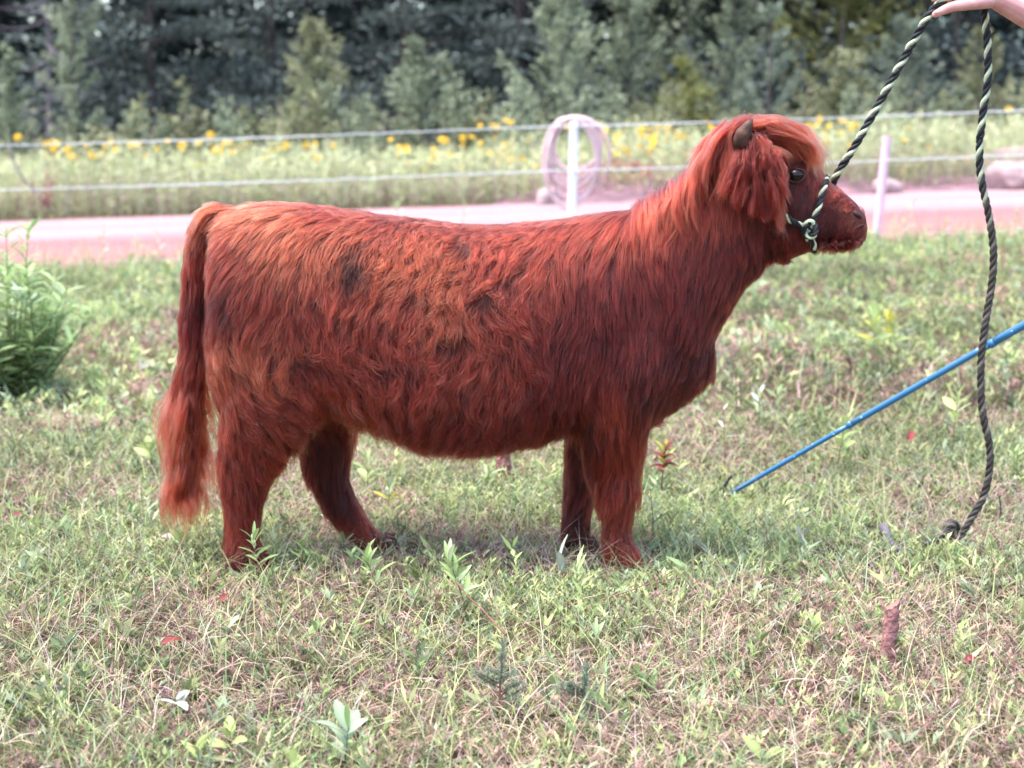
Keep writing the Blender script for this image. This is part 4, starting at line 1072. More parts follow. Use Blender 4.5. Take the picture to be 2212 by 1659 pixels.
for k in range(46):
    a = rr.random() * 6.283; ln = .35 + .5 * rr.random(); q = np.linspace(0, 1, 6)
    p0 = np.array((rr.normal(0, .42), rr.normal(0, .2), .02)); b = MB()
    b.tube(p0 + np.stack([np.cos(a) * ln * q, np.sin(a) * ln * .5 * q, (.25 + .75 * rr.random()) * ln * q - .2 * ln * q ** 2], 1) + np.cumsum(rr.normal(0, .012, (6, 3)), 0), .012 * (1 - .7 * q), 5)
    b.build('twig', M['redtwig'], br)
n = 420; P = np.stack([rr.normal(0, .45, n), rr.normal(0, .22, n), .05 + .55 * rr.random(n) ** 1.3], 1); b = MB()
b.leaves(P, rr.normal(0, 1, (n, 3)), rr.normal(0, .5, (n, 3)) + np.array((0, -.4, .8)), .09, .045, jit((.42, .15, .15), n, .35))
tag(b.build('dead_leaves', M['litter'], br), kind='stuff')
fb = empty('fallen_branch', at(70, 430, 26.5), 'leaning purplish grey dead branch at the left edge beyond the road', 'branch')
b = MB(); A0 = np.array(fb.location)
b.tube(catmull([at(20, 320, 26.5) - A0, at(45, 380, 26.4) - A0, at(78, 415, 26.4) - A0, at(112, 455, 26.4) - A0], 14), np.linspace(.012, .03, 14), 7)
b.build('limb', M['deadbark'], fb)
for k in range(14):
    s0 = at(60 + 70 * rr.random(), 440 + 8 * rr.random(), 26.3) - A0; a = rr.normal(1.4, .5); ln = .3 + .4 * rr.random(); q = np.linspace(0, 1, 5)
    b = MB(); b.tube(s0 + np.stack([np.cos(a) * ln * q, rr.normal(0, .1) * q, np.sin(a) * ln * q], 1), .010 * (1 - .7 * q), 5); b.build('twig', M['redtwig'], fb)

# ================================================================== ROPE, HALTER, HAND, STICK
def mat_rope():
    m, n, l, p, o = new_mat('rope_fibre')
    a = n.new('ShaderNodeAttribute'); a.attribute_name = 'col'
    tc = n.new('ShaderNodeTexCoord'); ns = n.new('ShaderNodeTexNoise'); ns.inputs['Scale'].default_value = 160; ns.inputs['Detail'].default_value = 4
    l.new(tc.outputs['Object'], ns.inputs['Vector'])
    mr = n.new('ShaderNodeMapRange'); mr.inputs['To Min'].default_value = .55; mr.inputs['To Max'].default_value = 1.4; l.new(ns.outputs['Fac'], mr.inputs[0])
    mx = n.new('ShaderNodeMix'); mx.data_type = 'RGBA'; mx.blend_type = 'MULTIPLY'; mx.inputs['Factor'].default_value = 1
    l.new(a.outputs['Color'], mx.inputs['A']); l.new(mr.outputs[0], mx.inputs['B']); l.new(mx.outputs['Result'], p.inputs['Base Color'])
    b = n.new('ShaderNodeBump'); b.inputs['Strength'].default_value = .7; b.inputs['Distance'].default_value = .004
    l.new(ns.outputs['Fac'], b.inputs['Height']); l.new(b.outputs[0], p.inputs['Normal'])
    p.inputs['Roughness'].default_value = .6; p.inputs['Specular IOR Level'].default_value = .35
    return m
M['rope'] = mat_rope()
BLACK, PALE, MUD = np.array((.014, .015, .018)), np.array((.50, .56, .38)), np.array((.105, .085, .075))
def rope(path, parent, R0=.0058, lay=.068, phase=0.0, mud=None, seed=0, step=.004):
    """three strands laid round each other, two black and one pale"""
    rr = np.random.default_rng(seed)
    P = catmull(path, 400); d = np.r_[0, np.cumsum(np.linalg.norm(np.diff(P, axis=0), axis=1))]
    n = max(8, int(d[-1] / step)); s = np.linspace(0, d[-1], n)
    P = np.stack([np.interp(s, d, P[:, k]) for k in range(3)], 1)
    T = norm(np.gradient(P, axis=0)); a = np.array((0, 1., 0))
    U = np.zeros_like(T); U[0] = norm(np.cross(T[0], a))
    for i in range(1, n):
        q = U[i - 1] - T[i] * np.dot(U[i - 1], T[i]); U[i] = norm(q)
    V = np.cross(T, U)
    mu = np.zeros(n) if mud is None else sstep(mud[0], mud[1], s / d[-1])
    nz = vnoise(s * 30, s * 0 + seed, 1.0)
    for k in range(3):
        ph = phase + s / lay * 2 * np.pi + k * 2 * np.pi / 3
        c = P + R0 * (np.cos(ph)[:, None] * U + np.sin(ph)[:, None] * V)
        base = PALE if k == 2 else BLACK
        dirt = (MUD if k == 2 else MUD * .42)
        w_ = np.clip(mu * (.75 + .5 * nz), 0, 1)[:, None]
        m = MB(); m.tube(c, R0 * 1.06, 7, base * (1 - w_) + dirt * w_)
        o = m.build('strand', M['rope'], None, True); o.parent = parent; o.matrix_parent_inverse = Matrix.Translation(-parent.location)
    return P
hal = empty('rope_halter', skin_near(1748, 492, .01), 'black and pale green rope halter round the calf muzzle', 'halter')
def mir(p): return np.array((p[0], 2 * YM - p[1], p[2]))
nb = [skin_near(u, v, .012) for u, v in ((1782, 398), (1774, 425), (1764, 460), (1750, 488), (1750, 512), (1757, 530))]
topc = at(1787, 383, YM); botc = at(1762, 545, YM)
loop = [topc] + nb + [botc] + [mir(p) for p in nb[::-1]] + [topc]
rope(loop, hal, .0045, .056, .5, seed=1)
ck = [skin_near(u, v, .013) for u, v in ((1750, 494), (1734, 489), (1712, 478), (1692, 464))] + [at(1672, 448, YM - .112), at(1640, 410, YM - .10), at(1606, 345, YM - .092), at(1582, 290, YM - .06), at(1578, 278, YM)]
rope(ck, hal, .0045, .056, 1.2, seed=2)
rope([mir(p) for p in ck], hal, .0045, .056, 1.2, seed=3)
kn = skin_near(1750, 495, .020)        # the knot where cheek strap and nose band meet
th = np.linspace(0, 2 * np.pi * 1.35, 12)
rope([kn + np.array((.016 * math.cos(t) - .002, -.006 + .006 * math.sin(2 * t), .020 * math.sin(t))) for t in th], hal, .0042, .052, 0, seed=4)
rope([skin_near(1752, 505, .022), skin_near(1745, 515, .018), skin_near(1756, 525, .02), skin_near(1760, 538, .02)], hal, .0042, .052, 2, seed=5)

lead = empty('lead_rope', (float(at(2050, 1190, 4.26)[0]), 4.26, 0.0), 'black and pale green lead rope from halter through the hand down to the grass', 'rope')
YH = 4.12
rope([at(1760, 540, YM + .05), at(1778, 480, YM + .085), at(1796, 412, YM + .07), at(1806, 380, YM + .045), at(1850, 310, YM + .02), at(1900, 222, YM), at(1960, 112, YM - .03), at(2005, 36, YH), at(2032, 6, YH - .005), at(2062, -12, YH), at(2100, -18, YH + .01), at(2122, -10, YH + .045), at(2127, 30, YH + .065), at(2133, 90, YH + .07), at(2134, 170, YH + .075), at(2124, 240, YH + .08), at(2117, 300, YH + .085)],
     lead, .0054, .066, 0, seed=6)
kp = at(2054, 1180, 4.27); kp[2] = float(ground_z(kp[0], 4.27)) + .075
rope([at(2117, 300, YH + .085), at(2116, 350, 4.21), at(2122, 400, 4.21), at(2137, 470, 4.21), at(2146, 540, 4.215), at(2143, 610, 4.22), at(2130, 690, 4.22), at(2120, 770, 4.225), at(2119, 840, 4.23), at(2124, 900, 4.23), at(2137, 960, 4.235), at(2138, 1010, 4.24), at(2125, 1070, 4.25), at(2098, 1120, 4.255), at(2070, 1160, 4.26), kp],
     lead, .0054, .066, 1.0, (0.0, .30), seed=7)
th = np.linspace(0, 2 * np.pi * 1.6, 16)
rope([kp + np.array((.018 * math.cos(t), .010 * math.sin(t * 1.3), .018 * math.sin(t))) for t in th], lead, .0056, .06, 0, (-2, -1), seed=8)
rope([kp, kp + np.array((-.03, -.02, -.010)), kp + np.array((-.065, -.035, -.022)), kp + np.array((-.10, -.04, -.036))], lead, .0054, .06, 0, (-2, -1), seed=9)

# ---- the hand and arm of the person leading the calf
ar = MB()
def limb(pts, rad, n=24):
    P = catmull([at(*p) for p in pts], n); r = np.interp(np.linspace(0, 1, n), np.linspace(0, 1, len(rad)), rad)
    ar.tube(P, r, 14)
    for c, rr_ in ((P[0], r[0]), (P[-1], r[-1])):
        v, q = ellipsoid(c, (rr_,) * 3, 14, 9); ar.add(v, q)
limb([(2152, -4, YH + .0), (2185, 14, YH + .01), (2240, 42, YH + .03), (2330, 92, YH + .06), (2450, 165, YH + .10)], [.028, .031, .038, .044, .046])
limb([(2450, 165, YH + .10), (2500, 20, YH + .16), (2540, -180, YH + .22)], [.046, .05, .055])
pv, pq = ellipsoid(at(2118, -16, YH + .012), (.050, .034, .030), 22, 14); ar.add(pv, pq)                    # palm
limb([(2135, 2, YH - .012), (2098, 8, YH - .030), (2060, 14, YH - .026), (2038, 22, YH - .020), (2020, 31, YH - .014)], [.020, .0165, .0140, .0125, .0095])   # thumb under the rope
limb([(2098, -30, YH - .02), (2062, -36, YH - .024), (2036, -24, YH - .020), (2018, -2, YH - .014)], [.0125, .0118, .0108, .0088])      # index finger over it
limb([(2096, -36, YH + .008), (2054, -42, YH + .012), (2030, -24, YH + .016), (2030, 0, YH + .010)], [.0125, .012, .011, .009])
limb([(2100, -36, YH + .030), (2064, -42, YH + .038), (2044, -20, YH + .040), (2050, 2, YH + .030)], [.012, .0112, .0105, .0088])
limb([(2108, -30, YH + .046), (2080, -32, YH + .058), (2066, -12, YH + .058), (2072, 4, YH + .046)], [.0105, .0098, .009, .0078])
ao = ar.build('arm', None, None, True)
md = ao.modifiers.new('r', 'REMESH'); md.mode = 'VOXEL'; md.voxel_size = .0032
ms = ao.modifiers.new('s', 'SMOOTH'); ms.factor = .5; ms.iterations = 5
ame = bpy.data.meshes.new_from_object(ao.evaluated_get(bpy.context.evaluated_depsgraph_get()))
ao.modifiers.clear(); ao.data = ame; ame.materials.clear()
def mat_skin():
    m, n, l, p, o = new_mat('skin')
    tc = n.new('ShaderNodeTexCoord'); ns = n.new('ShaderNodeTexNoise'); ns.inputs['Scale'].default_value = 28; ns.inputs['Detail'].default_value = 6
    l.new(tc.outputs['Object'], ns.inputs['Vector'])
    rp = n.new('ShaderNodeValToRGB'); rp.color_ramp.elements[0].position = .35; rp.color_ramp.elements[1].position = .7
    rp.color_ramp.elements[0].color = (.56, .25, .24, 1); rp.color_ramp.elements[1].color = (.66, .36, .33, 1)
    l.new(ns.outputs['Fac'], rp.inputs[0]); l.new(rp.outputs[0], p.inputs['Base Color'])
    p.inputs['Roughness'].default_value = .5; p.inputs['Subsurface Weight'].default_value = .15; p.inputs['Subsurface Radius'].default_value = (.01, .004, .002); p.inputs['Subsurface Scale'].default_value = .3
    n2 = n.new('ShaderNodeTexNoise'); n2.inputs['Scale'].default_value = 240; l.new(tc.outputs['Object'], n2.inputs['Vector'])
    b = n.new('ShaderNodeBump'); b.inputs['Strength'].default_value = .25; b.inputs['Distance'].default_value = .002; l.new(n2.outputs['Fac'], b.inputs['Height']); l.new(b.outputs[0], p.inputs['Normal'])
    return m
M['skin'] = mat_skin(); ame.materials.append(M['skin']); ame.polygons.foreach_set('use_smooth', np.ones(len(ame.polygons), bool))
per = empty('person', at(2450, 165, YH + .10), 'bare hand and forearm of a person holding up the lead rope', 'person')
ao.parent = per; ao.matrix_parent_inverse = Matrix.Translation(-per.location)
M['nail'] = mat_plain('fingernail', (.66, .40, .38), .3, .1, 40)
v, q = ellipsoid(at(2022, 27, YH - .026), (.0065, .0025, .0045), 12, 8); b = MB(); b.add(v, q)
o = b.build('thumbnail', M['nail'], None, True); o.parent = per; o.matrix_parent_inverse = Matrix.Translation(-per.location)

# ---- blue show stick
tip = on_ground(1572, 1090); tip[2] += .03; far = at(2212, 702, 4.50); end = tip + (far - tip) * 1.45
stk = empty('show_stick', tip, 'blue metal show stick slanting down into the grass with a small hook', 'stick')
def mat_blue():
    m, n, l, p, o = new_mat('blue_paint')
    tc = n.new('ShaderNodeTexCoord'); mp = n.new('ShaderNodeMapping'); mp.inputs['Rotation'].default_value = (0, R(34), R(28)); mp.inputs['Scale'].default_value = (6, 60, 60); l.new(tc.outputs['Object'], mp.inputs[0])
    ns = n.new('ShaderNodeTexNoise'); ns.inputs['Scale'].default_value = 1.5; ns.inputs['Detail'].default_value = 3; l.new(mp.outputs[0], ns.inputs['Vector'])
    rp = n.new('ShaderNodeValToRGB'); rp.color_ramp.elements[0].position = .69; rp.color_ramp.elements[1].position = .72
    rp.color_ramp.elements[0].color = (.020, .125, .27, 1); rp.color_ramp.elements[1].color = (.55, .68, .75, 1)
    l.new(ns.outputs['Fac'], rp.inputs[0]); l.new(rp.outputs[0], p.inputs['Base Color']); p.inputs['Roughness'].default_value = .28; p.inputs['Coat Weight'].default_value = .4
    return m
M['blue'] = mat_blue()
def spart(mb, name, mat):
    o = mb.build(name, mat, None, True); o.parent = stk; o.matrix_parent_inverse = Matrix.Translation(-stk.location); return o
for a, b_, r in ((0, .30, .0080), (.30, .62, .0102), (.62, 1.0, .0125)):
    m = MB(); q = np.linspace(a, b_ , 10)[:, None]; m.tube(tip + (end - tip) * q, r, 14); spart(m, 'shaft', M['blue'])
    if a > 0:
        m = MB(); q = np.linspace(a - .004, a + .006, 4)[:, None]; m.tube(tip + (end - tip) * q, r + .0012, 14); spart(m, 'ferrule', M['blue'])
M['black'] = mat_plain('black_metal', (.02, .02, .022), .4, .2, 20)
m = MB(); dx = norm(end - tip)
m.tube(catmull([tip + dx * .012, tip - dx * .004, tip - dx * .014 + np.array((-.002, -.004, .012)), tip - dx * .012 + np.array((.0, -.004, .040)), tip + np.array((.010, -.004, .066))], 14), np.linspace(.0066, .005, 14), 8); spart(m, 'hook', M['black'])

# ================================================================== PLANTS ONE CAN PICK OUT
def leaf_mesh(name, col, wr=.22, droop=.25, fold=.25, mat=None, seg=5):
    m = MB(); rows = []
    for i in range(seg + 1):
        t = i / seg; w_ = wr * .5 * math.sin(math.pi * min(1, (t * .92 + .04))) ** .8
        z = .1 * t - droop * t * t
        rows += [(t, -w_, z + fold * w_), (t, 0, z), (t, w_, z + fold * w_)]
    q = []
    for i in range(seg):
        a = i * 3; q += [(a, a + 1, a + 4, a + 3), (a + 1, a + 2, a + 5, a + 4)]
    c = np.tile(np.asarray(col, float), (len(rows), 1)) * (np.array([(.92, 1.12, .92)[k % 3] for k in range(len(rows))])[:, None])
    m.add(np.array(rows), q, None, c); return m.mesh(name, mat or M['leaf'], True)
LF = {}
for nm, col, wr, dr, fo in (('lance', (.27, .38, .15), .20, .22, .5), ('lance_pale', (.38, .47, .27), .22, .25, .5), ('broad', (.36, .43, .17), .46, .18, .35), ('broad_grey', (.33, .42, .28), .42, .2, .35), ('yellow', (.46, .44, .09), .40, .2, .3), ('red', (.24, .05, .05), .42, .45, .7), ('silver', (.40, .45, .38), .34, .22, .3), ('willow', (.34, .45, .20), .20, .22, .4), ('willow_grey', (.42, .52, .36), .21, .2, .4), ('whitish', (.34, .32, .28), .36, .2, .3)):
    LF[nm] = [leaf_mesh('leaf', np.array(col) * f, wr, dr * g_, fo) for f, g_ in ((1, 1), (.82, 1.5), (1.15, .5))]
prr = np.random.default_rng(21)
def add_leaf(parent, p, az, el, ln, kind, roll=None):
    o = bpy.data.objects.new('leaf', LF[kind][int(prr.random() * 3)]); o.location = [float(a) for a in p]
    o.rotation_euler = (prr.normal(0, .35) if roll is None else roll, -el, az); o.scale = (ln,) * 3
    return link(o, parent)
def weed(name, u, v, hpx, label, n=9, lpx=45, kinds=('lance',), stem='stem', lean=(0, 0), bunch=.35, cat='weed', group='single weeds in the grass', e0=.25, e1=1.1, r=.0022):
    b = on_ground(u, v); s = b[1] / FPX; h = hpx * s; root = empty(name, b, label, cat, group)
    q = np.linspace(0, 1, 7); pth = np.stack([lean[0] * s * q ** 1.4, lean[1] * s * q, q * h * (1 - .06 * q)], 1) + np.cumsum(prr.normal(0, .0012, (7, 3)), 0)
    m = MB(); m.tube(pth, r * (1 - .6 * q), 6); m.build('stem', M[stem], root, True)
    a0 = prr.random() * 6
    for i in range(n):
        t = bunch + (1 - bunch) * ((i + .5) / n) ** .8
        p = np.array([np.interp(t, q, pth[:, k]) for k in range(3)])
        add_leaf(root, p, a0 + i * 2.4 + prr.normal(0, .2), e0 + (e1 - e0) * t ** 2 + prr.normal(0, .12), lpx * s * (.7 + .5 * prr.random()) * (1.1 - .35 * t), kinds[int(prr.random() * len(kinds))])
    return root
weed('leafy_weed', 560, 1268, 118, 'green lance leaved weed standing in front of the near hind foot', 13, 52, ('lance', 'lance_pale'), 'redstem', (-12, 0))
weed('leafy_weed', 598, 1232, 66, 'low lance leaved weed just right of the near hind foot', 9, 48, ('lance', 'lance_pale'))
weed('leafy_weed', 655, 1250, 82, 'lance leaved weed between the hind feet', 10, 48, ('lance',), 'redstem')
weed('leafy_weed', 742, 1215, 52, 'small weed against the far hind foot', 7, 44, ('lance', 'lance_pale'))
weed('leafy_weed', 822, 1312, 120, 'tall lance leaved weed below the calf belly', 15, 62, ('lance', 'lance_pale'), 'redstem', (-35, 0))
weed('leafy_weed', 905, 1345, 70, 'broad leaved weed in front of the tall lance leaved one', 9, 50, ('lance', 'broad_grey'), 'redstem', (-10, 0))
weed('leafy_weed', 1010, 1350, 160, 'slanting weed with long leaves below the belly', 14, 70, ('lance', 'lance_pale'), 'redstem', (-45, 0), .3)
weed('leafy_weed', 1225, 1295, 92, 'single grey green leaf blade standing before the front feet', 2, 80, ('silver',), 'stem', (-18, 0), .5, e0=1.1, e1=1.3)
weed('leafy_weed', 1288, 1432, 70, 'upright pale weed below the front feet', 7, 52, ('lance_pale',), 'stem', e0=.9, e1=1.3)
weed('leafy_weed', 745, 1672, 118, 'large fleshy leaved weed at the bottom edge left of the spruce seedling', 10, 92, ('broad_grey', 'lance'), 'stem', (0, 0), .15)
weed('leafy_weed', 440, 1680, 70, 'yellow green broad leaved weed at the bottom left', 6, 78, ('broad',), 'stem', (-12, 0), .3)
weed('leafy_weed', 492, 1650, 72, 'broad leaved yellow green weed right beside the bottom left one', 5, 72, ('broad',), 'redstem', (10, 0), .4)
weed('leafy_weed', 385, 1570, 62, 'whitish leaved weed at the lower left', 4, 74, ('whitish', 'silver'), 'stem', (0, 0), .6, e0=.1, e1=.5)
weed('leafy_weed', 355, 1555, 30, 'small yellow leaf pair beside the whitish weed', 3, 34, ('yellow',), 'stem', (0, 0), .4)
weed('leafy_weed', 270, 1405, 48, 'small grey leaved weed left of the red leaf', 5, 34, ('silver', 'broad_grey'), 'redstem')
weed('leafy_weed', 150, 1430, 40, 'pale leafy weed near the left edge', 6, 36, ('broad_grey', 'silver'), 'redstem')
weed('leafy_weed', 1632, 1345, 62, 'small broad leaved weed right of the front feet', 5, 44, ('broad', 'silver'), 'redstem', (-8, 0), .5)
weed('leafy_weed', 1748, 1445, 108, 'red stemmed weed left of the pink stump', 10, 50, ('lance_pale', 'broad'), 'redstem', (4, 0), .55)
weed('leafy_weed', 1428, 1085, 130, 'little bush with red and yellow leaves in front of the calf chest', 20, 40, ('red', 'yellow', 'broad', 'red'), 'redstem', (10, 0), .5, r=.003)
weed('leafy_weed', 1412, 1190, 150, 'dark upright twig with few leaves right of the front foot', 4, 36, ('broad_grey',), 'redstem', (-14, 0), .4)
weed('leafy_weed', 1565, 1050, 205, 'thin grey stalk with pale buds left of the blue stick', 6, 26, ('silver',), 'redstem', (-8, 0), .3)
weed('leafy_weed', 1640, 950, 120, 'grey green weed behind the blue stick', 9, 44, ('lance_pale', 'silver'), 'stem')
weed('leafy_weed', 1805, 1035, 130, 'leafy weed growing through under the blue stick', 14, 46, ('lance', 'broad'), 'redstem', (20, 0))
weed('leafy_weed', 1885, 800, 120, 'tall yellow and green weed behind the blue stick', 15, 52, ('broad', 'yellow', 'lance'), 'stem')
weed('leafy_weed', 1920, 790, 100, 'yellowing weed beside the tall one behind the blue stick', 12, 42, ('yellow', 'yellow', 'broad'), 'stem')
weed('leafy_weed', 2055, 985, 150, 'thin weed left of the hanging rope', 9, 44, ('lance', 'broad'), 'redstem', (10, 0))
weed('leafy_weed', 2190, 1020, 46, 'dark green weed at the right edge', 7, 42, ('lance',), 'stem')
weed('leafy_weed', 795, 1075, 95, 'leafy weed behind the far hind leg', 9, 48, ('broad', 'lance'), 'redstem')
weed('leafy_weed', 840, 1130, 90, 'yellow green weed right of the far hind leg', 9, 46, ('yellow', 'lance', 'broad_grey'), 'stem')
weed('leafy_weed', 1048, 1080, 70, 'weed beside the stump under the belly', 7, 44, ('lance', 'lance_pale'), 'stem', (10, 0))
weed('leafy_weed', 395, 1215, 55, 'grass like weed left of the near hind foot', 8, 52, ('lance', 'broad'), 'stem')
weed('leafy_weed', 330, 1030, 80, 'bright weed left of the tail tip', 9, 46, ('lance', 'broad'), 'stem')
weed('leafy_weed', 490, 1395, 46, 'dark green round leaved weed below the hind foot', 4, 56, ('broad_grey',), 'stem', (6, 0), .3)
weed('leafy_weed', 1735, 1200, 46, 'pale dry weed left of the rope knot', 5, 50, ('whitish',), 'stem', (-4, 0), .2, e0=1.0, e1=1.3)
weed('leafy_weed', 1562, 1150, 26, 'white papery leaf on a stem left of the blue stick tip', 3, 34, ('whitish',), 'stem')
weed('leafy_weed', 640, 1690, 50, 'leafy weed cut by the bottom edge left of the fleshy one', 5, 60, ('broad',), 'stem')
weed('leafy_weed', 1650, 1675, 46, 'dark broad leaf weed at the bottom edge right of the centre', 5, 70, ('broad', 'broad_grey'), 'stem', (0, 0), .2)
# roadside weeds
RG = 'thin weeds at the near edge of the road'
for u, v, h, lab in ((222, 572, 95, 'thin grey roadside weed left of the calf tail'), (300, 575, 62, 'leafy roadside weed close to the calf tail'), (345, 580, 80, 'pale roadside weed touching the calf tail'),
                     (1945, 545, 110, 'thin roadside weed right of the leaning pink post'), (2040, 560, 90, 'roadside weed between leaning post and hanging rope'), (2190, 545, 100, 'roadside weed at the right edge'), (1000, 510, 70, 'pale roadside weed behind the calf back'), (860, 500, 60, 'roadside weed behind the calf loin')):
    weed('roadside_weed', u, v, h, lab, 13, 22, ('lance_pale', 'silver', 'lance'), 'stem', (prr.normal(0, 10), 0), .15, group=RG, r=.004)

# ---- willow shrub at the left edge
b0 = on_ground(40, 862)
sh = empty('willow_shrub', b0, 'bushy pale green willow shrub at the left edge', 'shrub')
wr_ = np.random.default_rng(31); slots = []
for k in range(58):
    a = wr_.random() * 6.283; out = .10 + .36 * wr_.random(); h = .34 + .34 * wr_.random()
    p0 = np.array((wr_.normal(-.02, .06), wr_.normal(0, .05), -.02))
    dx_ = math.cos(a) * out * .9
    if k in (0, 1): dx_, out, h = (.17, .05, .86) if k == 0 else (0.0, .05, .84)
    if k in (2, 3): dx_, out, h = (.30, .1, .50) if k == 2 else (.24, .15, .40)
    q = np.linspace(0, 1, 8); pth = p0 + np.stack([dx_ * q ** .8, math.sin(a) * out * q ** .8, h * q - .05 * q ** 2], 1) + np.cumsum(wr_.normal(0, .004, (8, 3)), 0)
    m = MB(); m.tube(pth, .006 * (1 - .75 * q), 6); m.build('branch', M['stem'], sh, True)
    for i in range(44):
        t = .12 + .88 * (i + wr_.random()) / 44; p = np.array([np.interp(t, q, pth[:, c]) for c in range(3)])
        slots.append((p, i * 2.4 + wr_.normal(0, .3), .15 + .9 * t * wr_.random(), .065 + .05 * wr_.random(), t))
slots.sort(key=lambda s: s[0][1] - s[0][2] * .3)
for p, a, e, l, t in slots[:290]:
    add_leaf(sh, p, a, e, l, 'willow_grey' if wr_.random() < .35 else 'willow')
rest = slots[290:]; n = len(rest); P = np.array([s[0] for s in rest]); A = np.array([s[1] for s in rest]); E = np.array([s[2] for s in rest]); Ls = np.array([s[3] for s in rest])
d = np.stack([np.cos(A) * np.cos(E), np.sin(A) * np.cos(E), np.sin(E)], 1); m = MB()
m.leaves(P, d, np.tile((0, 0, 1.), (n, 1)) + wr_.normal(0, .35, (n, 3)), Ls, Ls * .22, jit((.33, .44, .20), n, .3, .08))
tag(m.build('foliage', M['leaf'], sh), kind='stuff')

# ---- spruce seedlings
def seedling(u, v, hpx, wpx, label, seed):
    b = on_ground(u, v); s = b[1] / FPX; r = empty('spruce_seedling', b, label, 'seedling', 'spruce seedlings')
    rr = np.random.default_rng(seed); h = hpx * s; q = np.linspace(0, 1, 6)
    m = MB(); m.tube(np.stack([.01 * q, 0 * q, q * h], 1), .003 * (1 - .6 * q), 6); m.build('stem', M['redstem'], r, True)
    def needles(A, B, n, ln, nm):
        t = rr.random(n)[:, None]; P = A + (B - A) * t; dd = norm(B - A) * .8 + rr.normal(0, .8, (n, 3)); mm = MB()
        mm.leaves(P, dd, rr.normal(0, 1, (n, 3)), ln * (.7 + .5 * rr.random(n)), .0018, jit((.23, .29, .20), n, .3)); tag(mm.build(nm, M['leaf'], r), kind='stuff')
    needles(np.array((.005, 0, h * .45)), np.array((.01, 0, h * 1.02)), 330, .016, 'needles')
    for k in range(9):
        a = rr.random() * 6.283; z = h * (.15 + .5 * k / 9); ln = wpx * s * .5 * (1 - .5 * k / 9) * (.7 + .5 * rr.random())
        A = np.array((.004, 0, z)); B = A + np.array((math.cos(a) * ln, math.sin(a) * ln * .8, ln * .55))
        m = MB(); m.tube(A + (B - A) * np.linspace(0, 1, 4)[:, None], .0016, 5); m.build('branch', M['redstem'], r)
        needles(A + (B - A) * .15, B, 130, .014, 'needles')
seedling(1076, 1560, 180, 140, 'small upright spruce seedling at the bottom centre', 1)
seedling(1255, 1560, 130, 170, 'low spreading spruce seedling right of the upright one', 2)

# ---- stumps of cut saplings
def stump(u, v, hpx, wpx, label, lean, seed, splinter=False):
    b = on_ground(u, v); s = b[1] / FPX; h = hpx * s; rr = np.random.default_rng(seed); r0 = wpx * s / 2
    root = empty('stump', b, label, 'stump', 'cut sapling stumps'); n = 26; k = 16
    q = np.linspace(0, 1, n); th = np.linspace(0, 2 * np.pi, k, endpoint=False)
    cen = np.stack([lean * s * q, 0 * q, -.03 + (h + .03) * q], 1) + np.cumsum(rr.normal(0, .0006, (n, 3)), 0)
    rad = r0 * (1.12 - .3 * q)[:, None] * (1 + rr.normal(0, .12, (n, k)))
    V = cen[:, None] + np.stack([np.cos(th)[None] * rad, np.sin(th)[None] * rad, rr.normal(0, .0015, (n, k)) + (np.cos(th) * .012 * q[:, None] ** 6 if splinter else 0)], -1)
    i = np.arange(n - 1)[:, None]; j = np.arange(k)[None]; jj = (j + 1) % k
    m = MB(); m.add(V.reshape(-1, 3), np.stack([i * k + j, i * k + jj, (i + 1) * k + jj, (i + 1) * k + j], -1).reshape(-1, 4))
    m.build('bark', M['pinkbark'], root)
    tp = MB(); tp.add(np.vstack([V[-1] * .98 + V[-1].mean(0) * .02 + np.array((0, 0, .001)), V[-1].mean(0) + np.array((0, 0, .002))]), None, [(a, (a + 1) % k, k) for a in range(k)]); tp.build('cut_face', M['cutwood'], root)
M['pinkbark'] = mat_plain('pink_bark', (.40, .19, .18), .9, .5, 70, .8, 120, col2=(.20, .09, .09))
M['cutwood'] = mat_plain('cut_wood', (.26, .14, .12), .8, .2, 30)
stump(1914, 1450, 152, 35, 'pink barked cut stump standing at the lower right', 10, 1, True)
stump(1094, 1062, 100, 34, 'pink barked stump behind the calf belly', -6, 2)

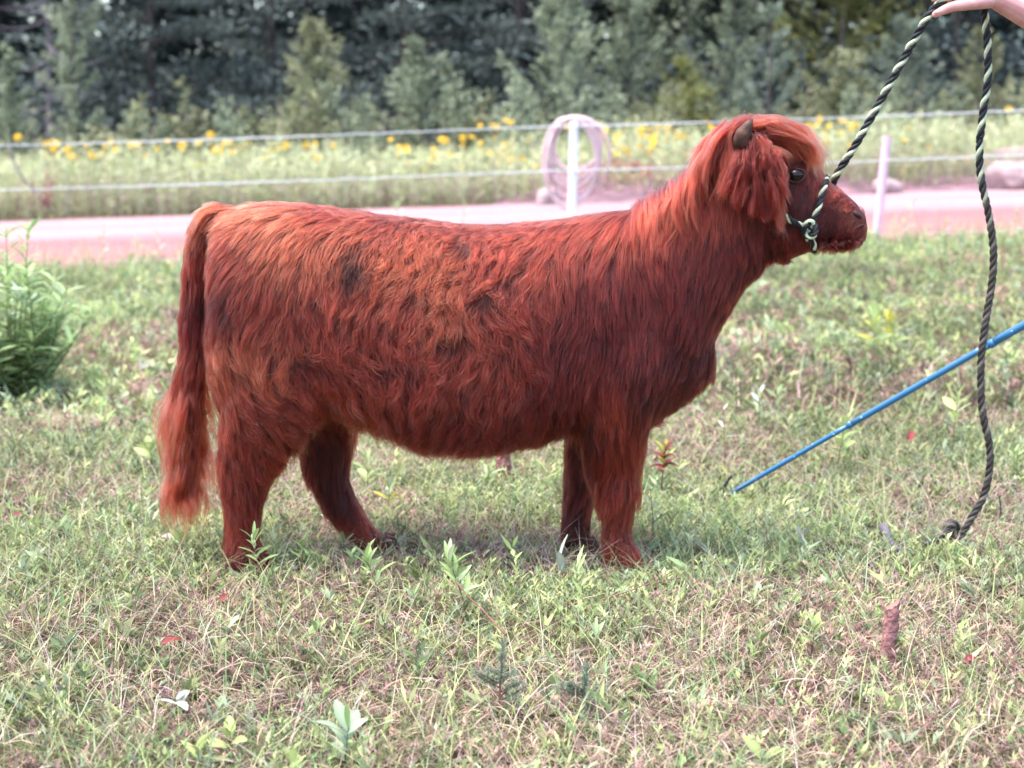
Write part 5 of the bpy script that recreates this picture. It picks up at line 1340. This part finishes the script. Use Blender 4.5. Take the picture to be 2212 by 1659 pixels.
# ---- loose leaves, twigs
def loose(u, v, px, kind, label, az, el=.2, z=.05, roll=.4):
    b = on_ground(u, v); b[2] += z; o = bpy.data.objects.new('fallen_leaf', LF[kind][0]); o.location = b; o.rotation_euler = (roll, -el, az); o.scale = (px * b[1] / FPX,) * 3; link(o)
    tag(o, label, 'leaf', 'fallen leaves lying in the grass')
loose(350, 1440, 50, 'red', 'red fallen leaf curled up at lower left', .6, .3)
loose(350, 1195, 62, 'whitish', 'pale pinkish fallen leaf left of the near hind foot', -.5, .1)
loose(474, 1345, 36, 'red', 'small pink fallen leaf below the near hind foot', .9, .6)
loose(2080, 1480, 44, 'red', 'bright red fallen leaf at the lower right', .5, .3)
loose(1962, 985, 40, 'red', 'dry orange fallen leaf left of the hanging rope', 1.0, .8)
loose(1570, 1060, 30, 'yellow', 'yellow fallen leaf at the blue stick tip', 2.2, .9)
loose(300, 820, 50, 'whitish', 'whitish fallen leaf between willow shrub and tail', .9, .3)
loose(28, 1150, 26, 'red', 'small red fallen leaf at the left edge', .3, .3)
def twig(pts, r, mat, label, name='dead_twig'):
    P = np.array([on_ground(u, v) + np.array((0, 0, z)) for u, v, z in pts]); c = P[0].copy(); P = catmull(P, 16) + np.cumsum(np.random.default_rng(len(label)).normal(0, .0015, (16, 3)), 0)
    m = MB(); m.tube(P - c, r * (1.1 - .5 * np.linspace(0, 1, 16)) * (1 + .18 * np.sin(np.arange(16) * 2.3)), 8); o = m.build(name, mat, None, True); o.location = c; tag(o, label, 'twig', 'dead twigs in the grass')
twig([(1905, 1175, .05), (1915, 1190, .05), (1930, 1205, .04), (1955, 1215, .03)], .011, M['deadbark'], 'short gnarled grey twig left of the rope knot')
twig([(2158, 1145, .0), (2157, 1143, .05), (2158, 1140, .10)], .004, M['black'], 'thin black upright twig right of the rope')
twig([(1290, 1350, .06), (1400, 1335, .09), (1470, 1300, .07)], .0016, M['cutwood'], 'long pale dry stalk below the front feet')
twig([(1090, 1440, .07), (1030, 1400, .10), (985, 1370, .12)], .0022, M['redstem'], 'red slanting stalk above the spruce seedling')
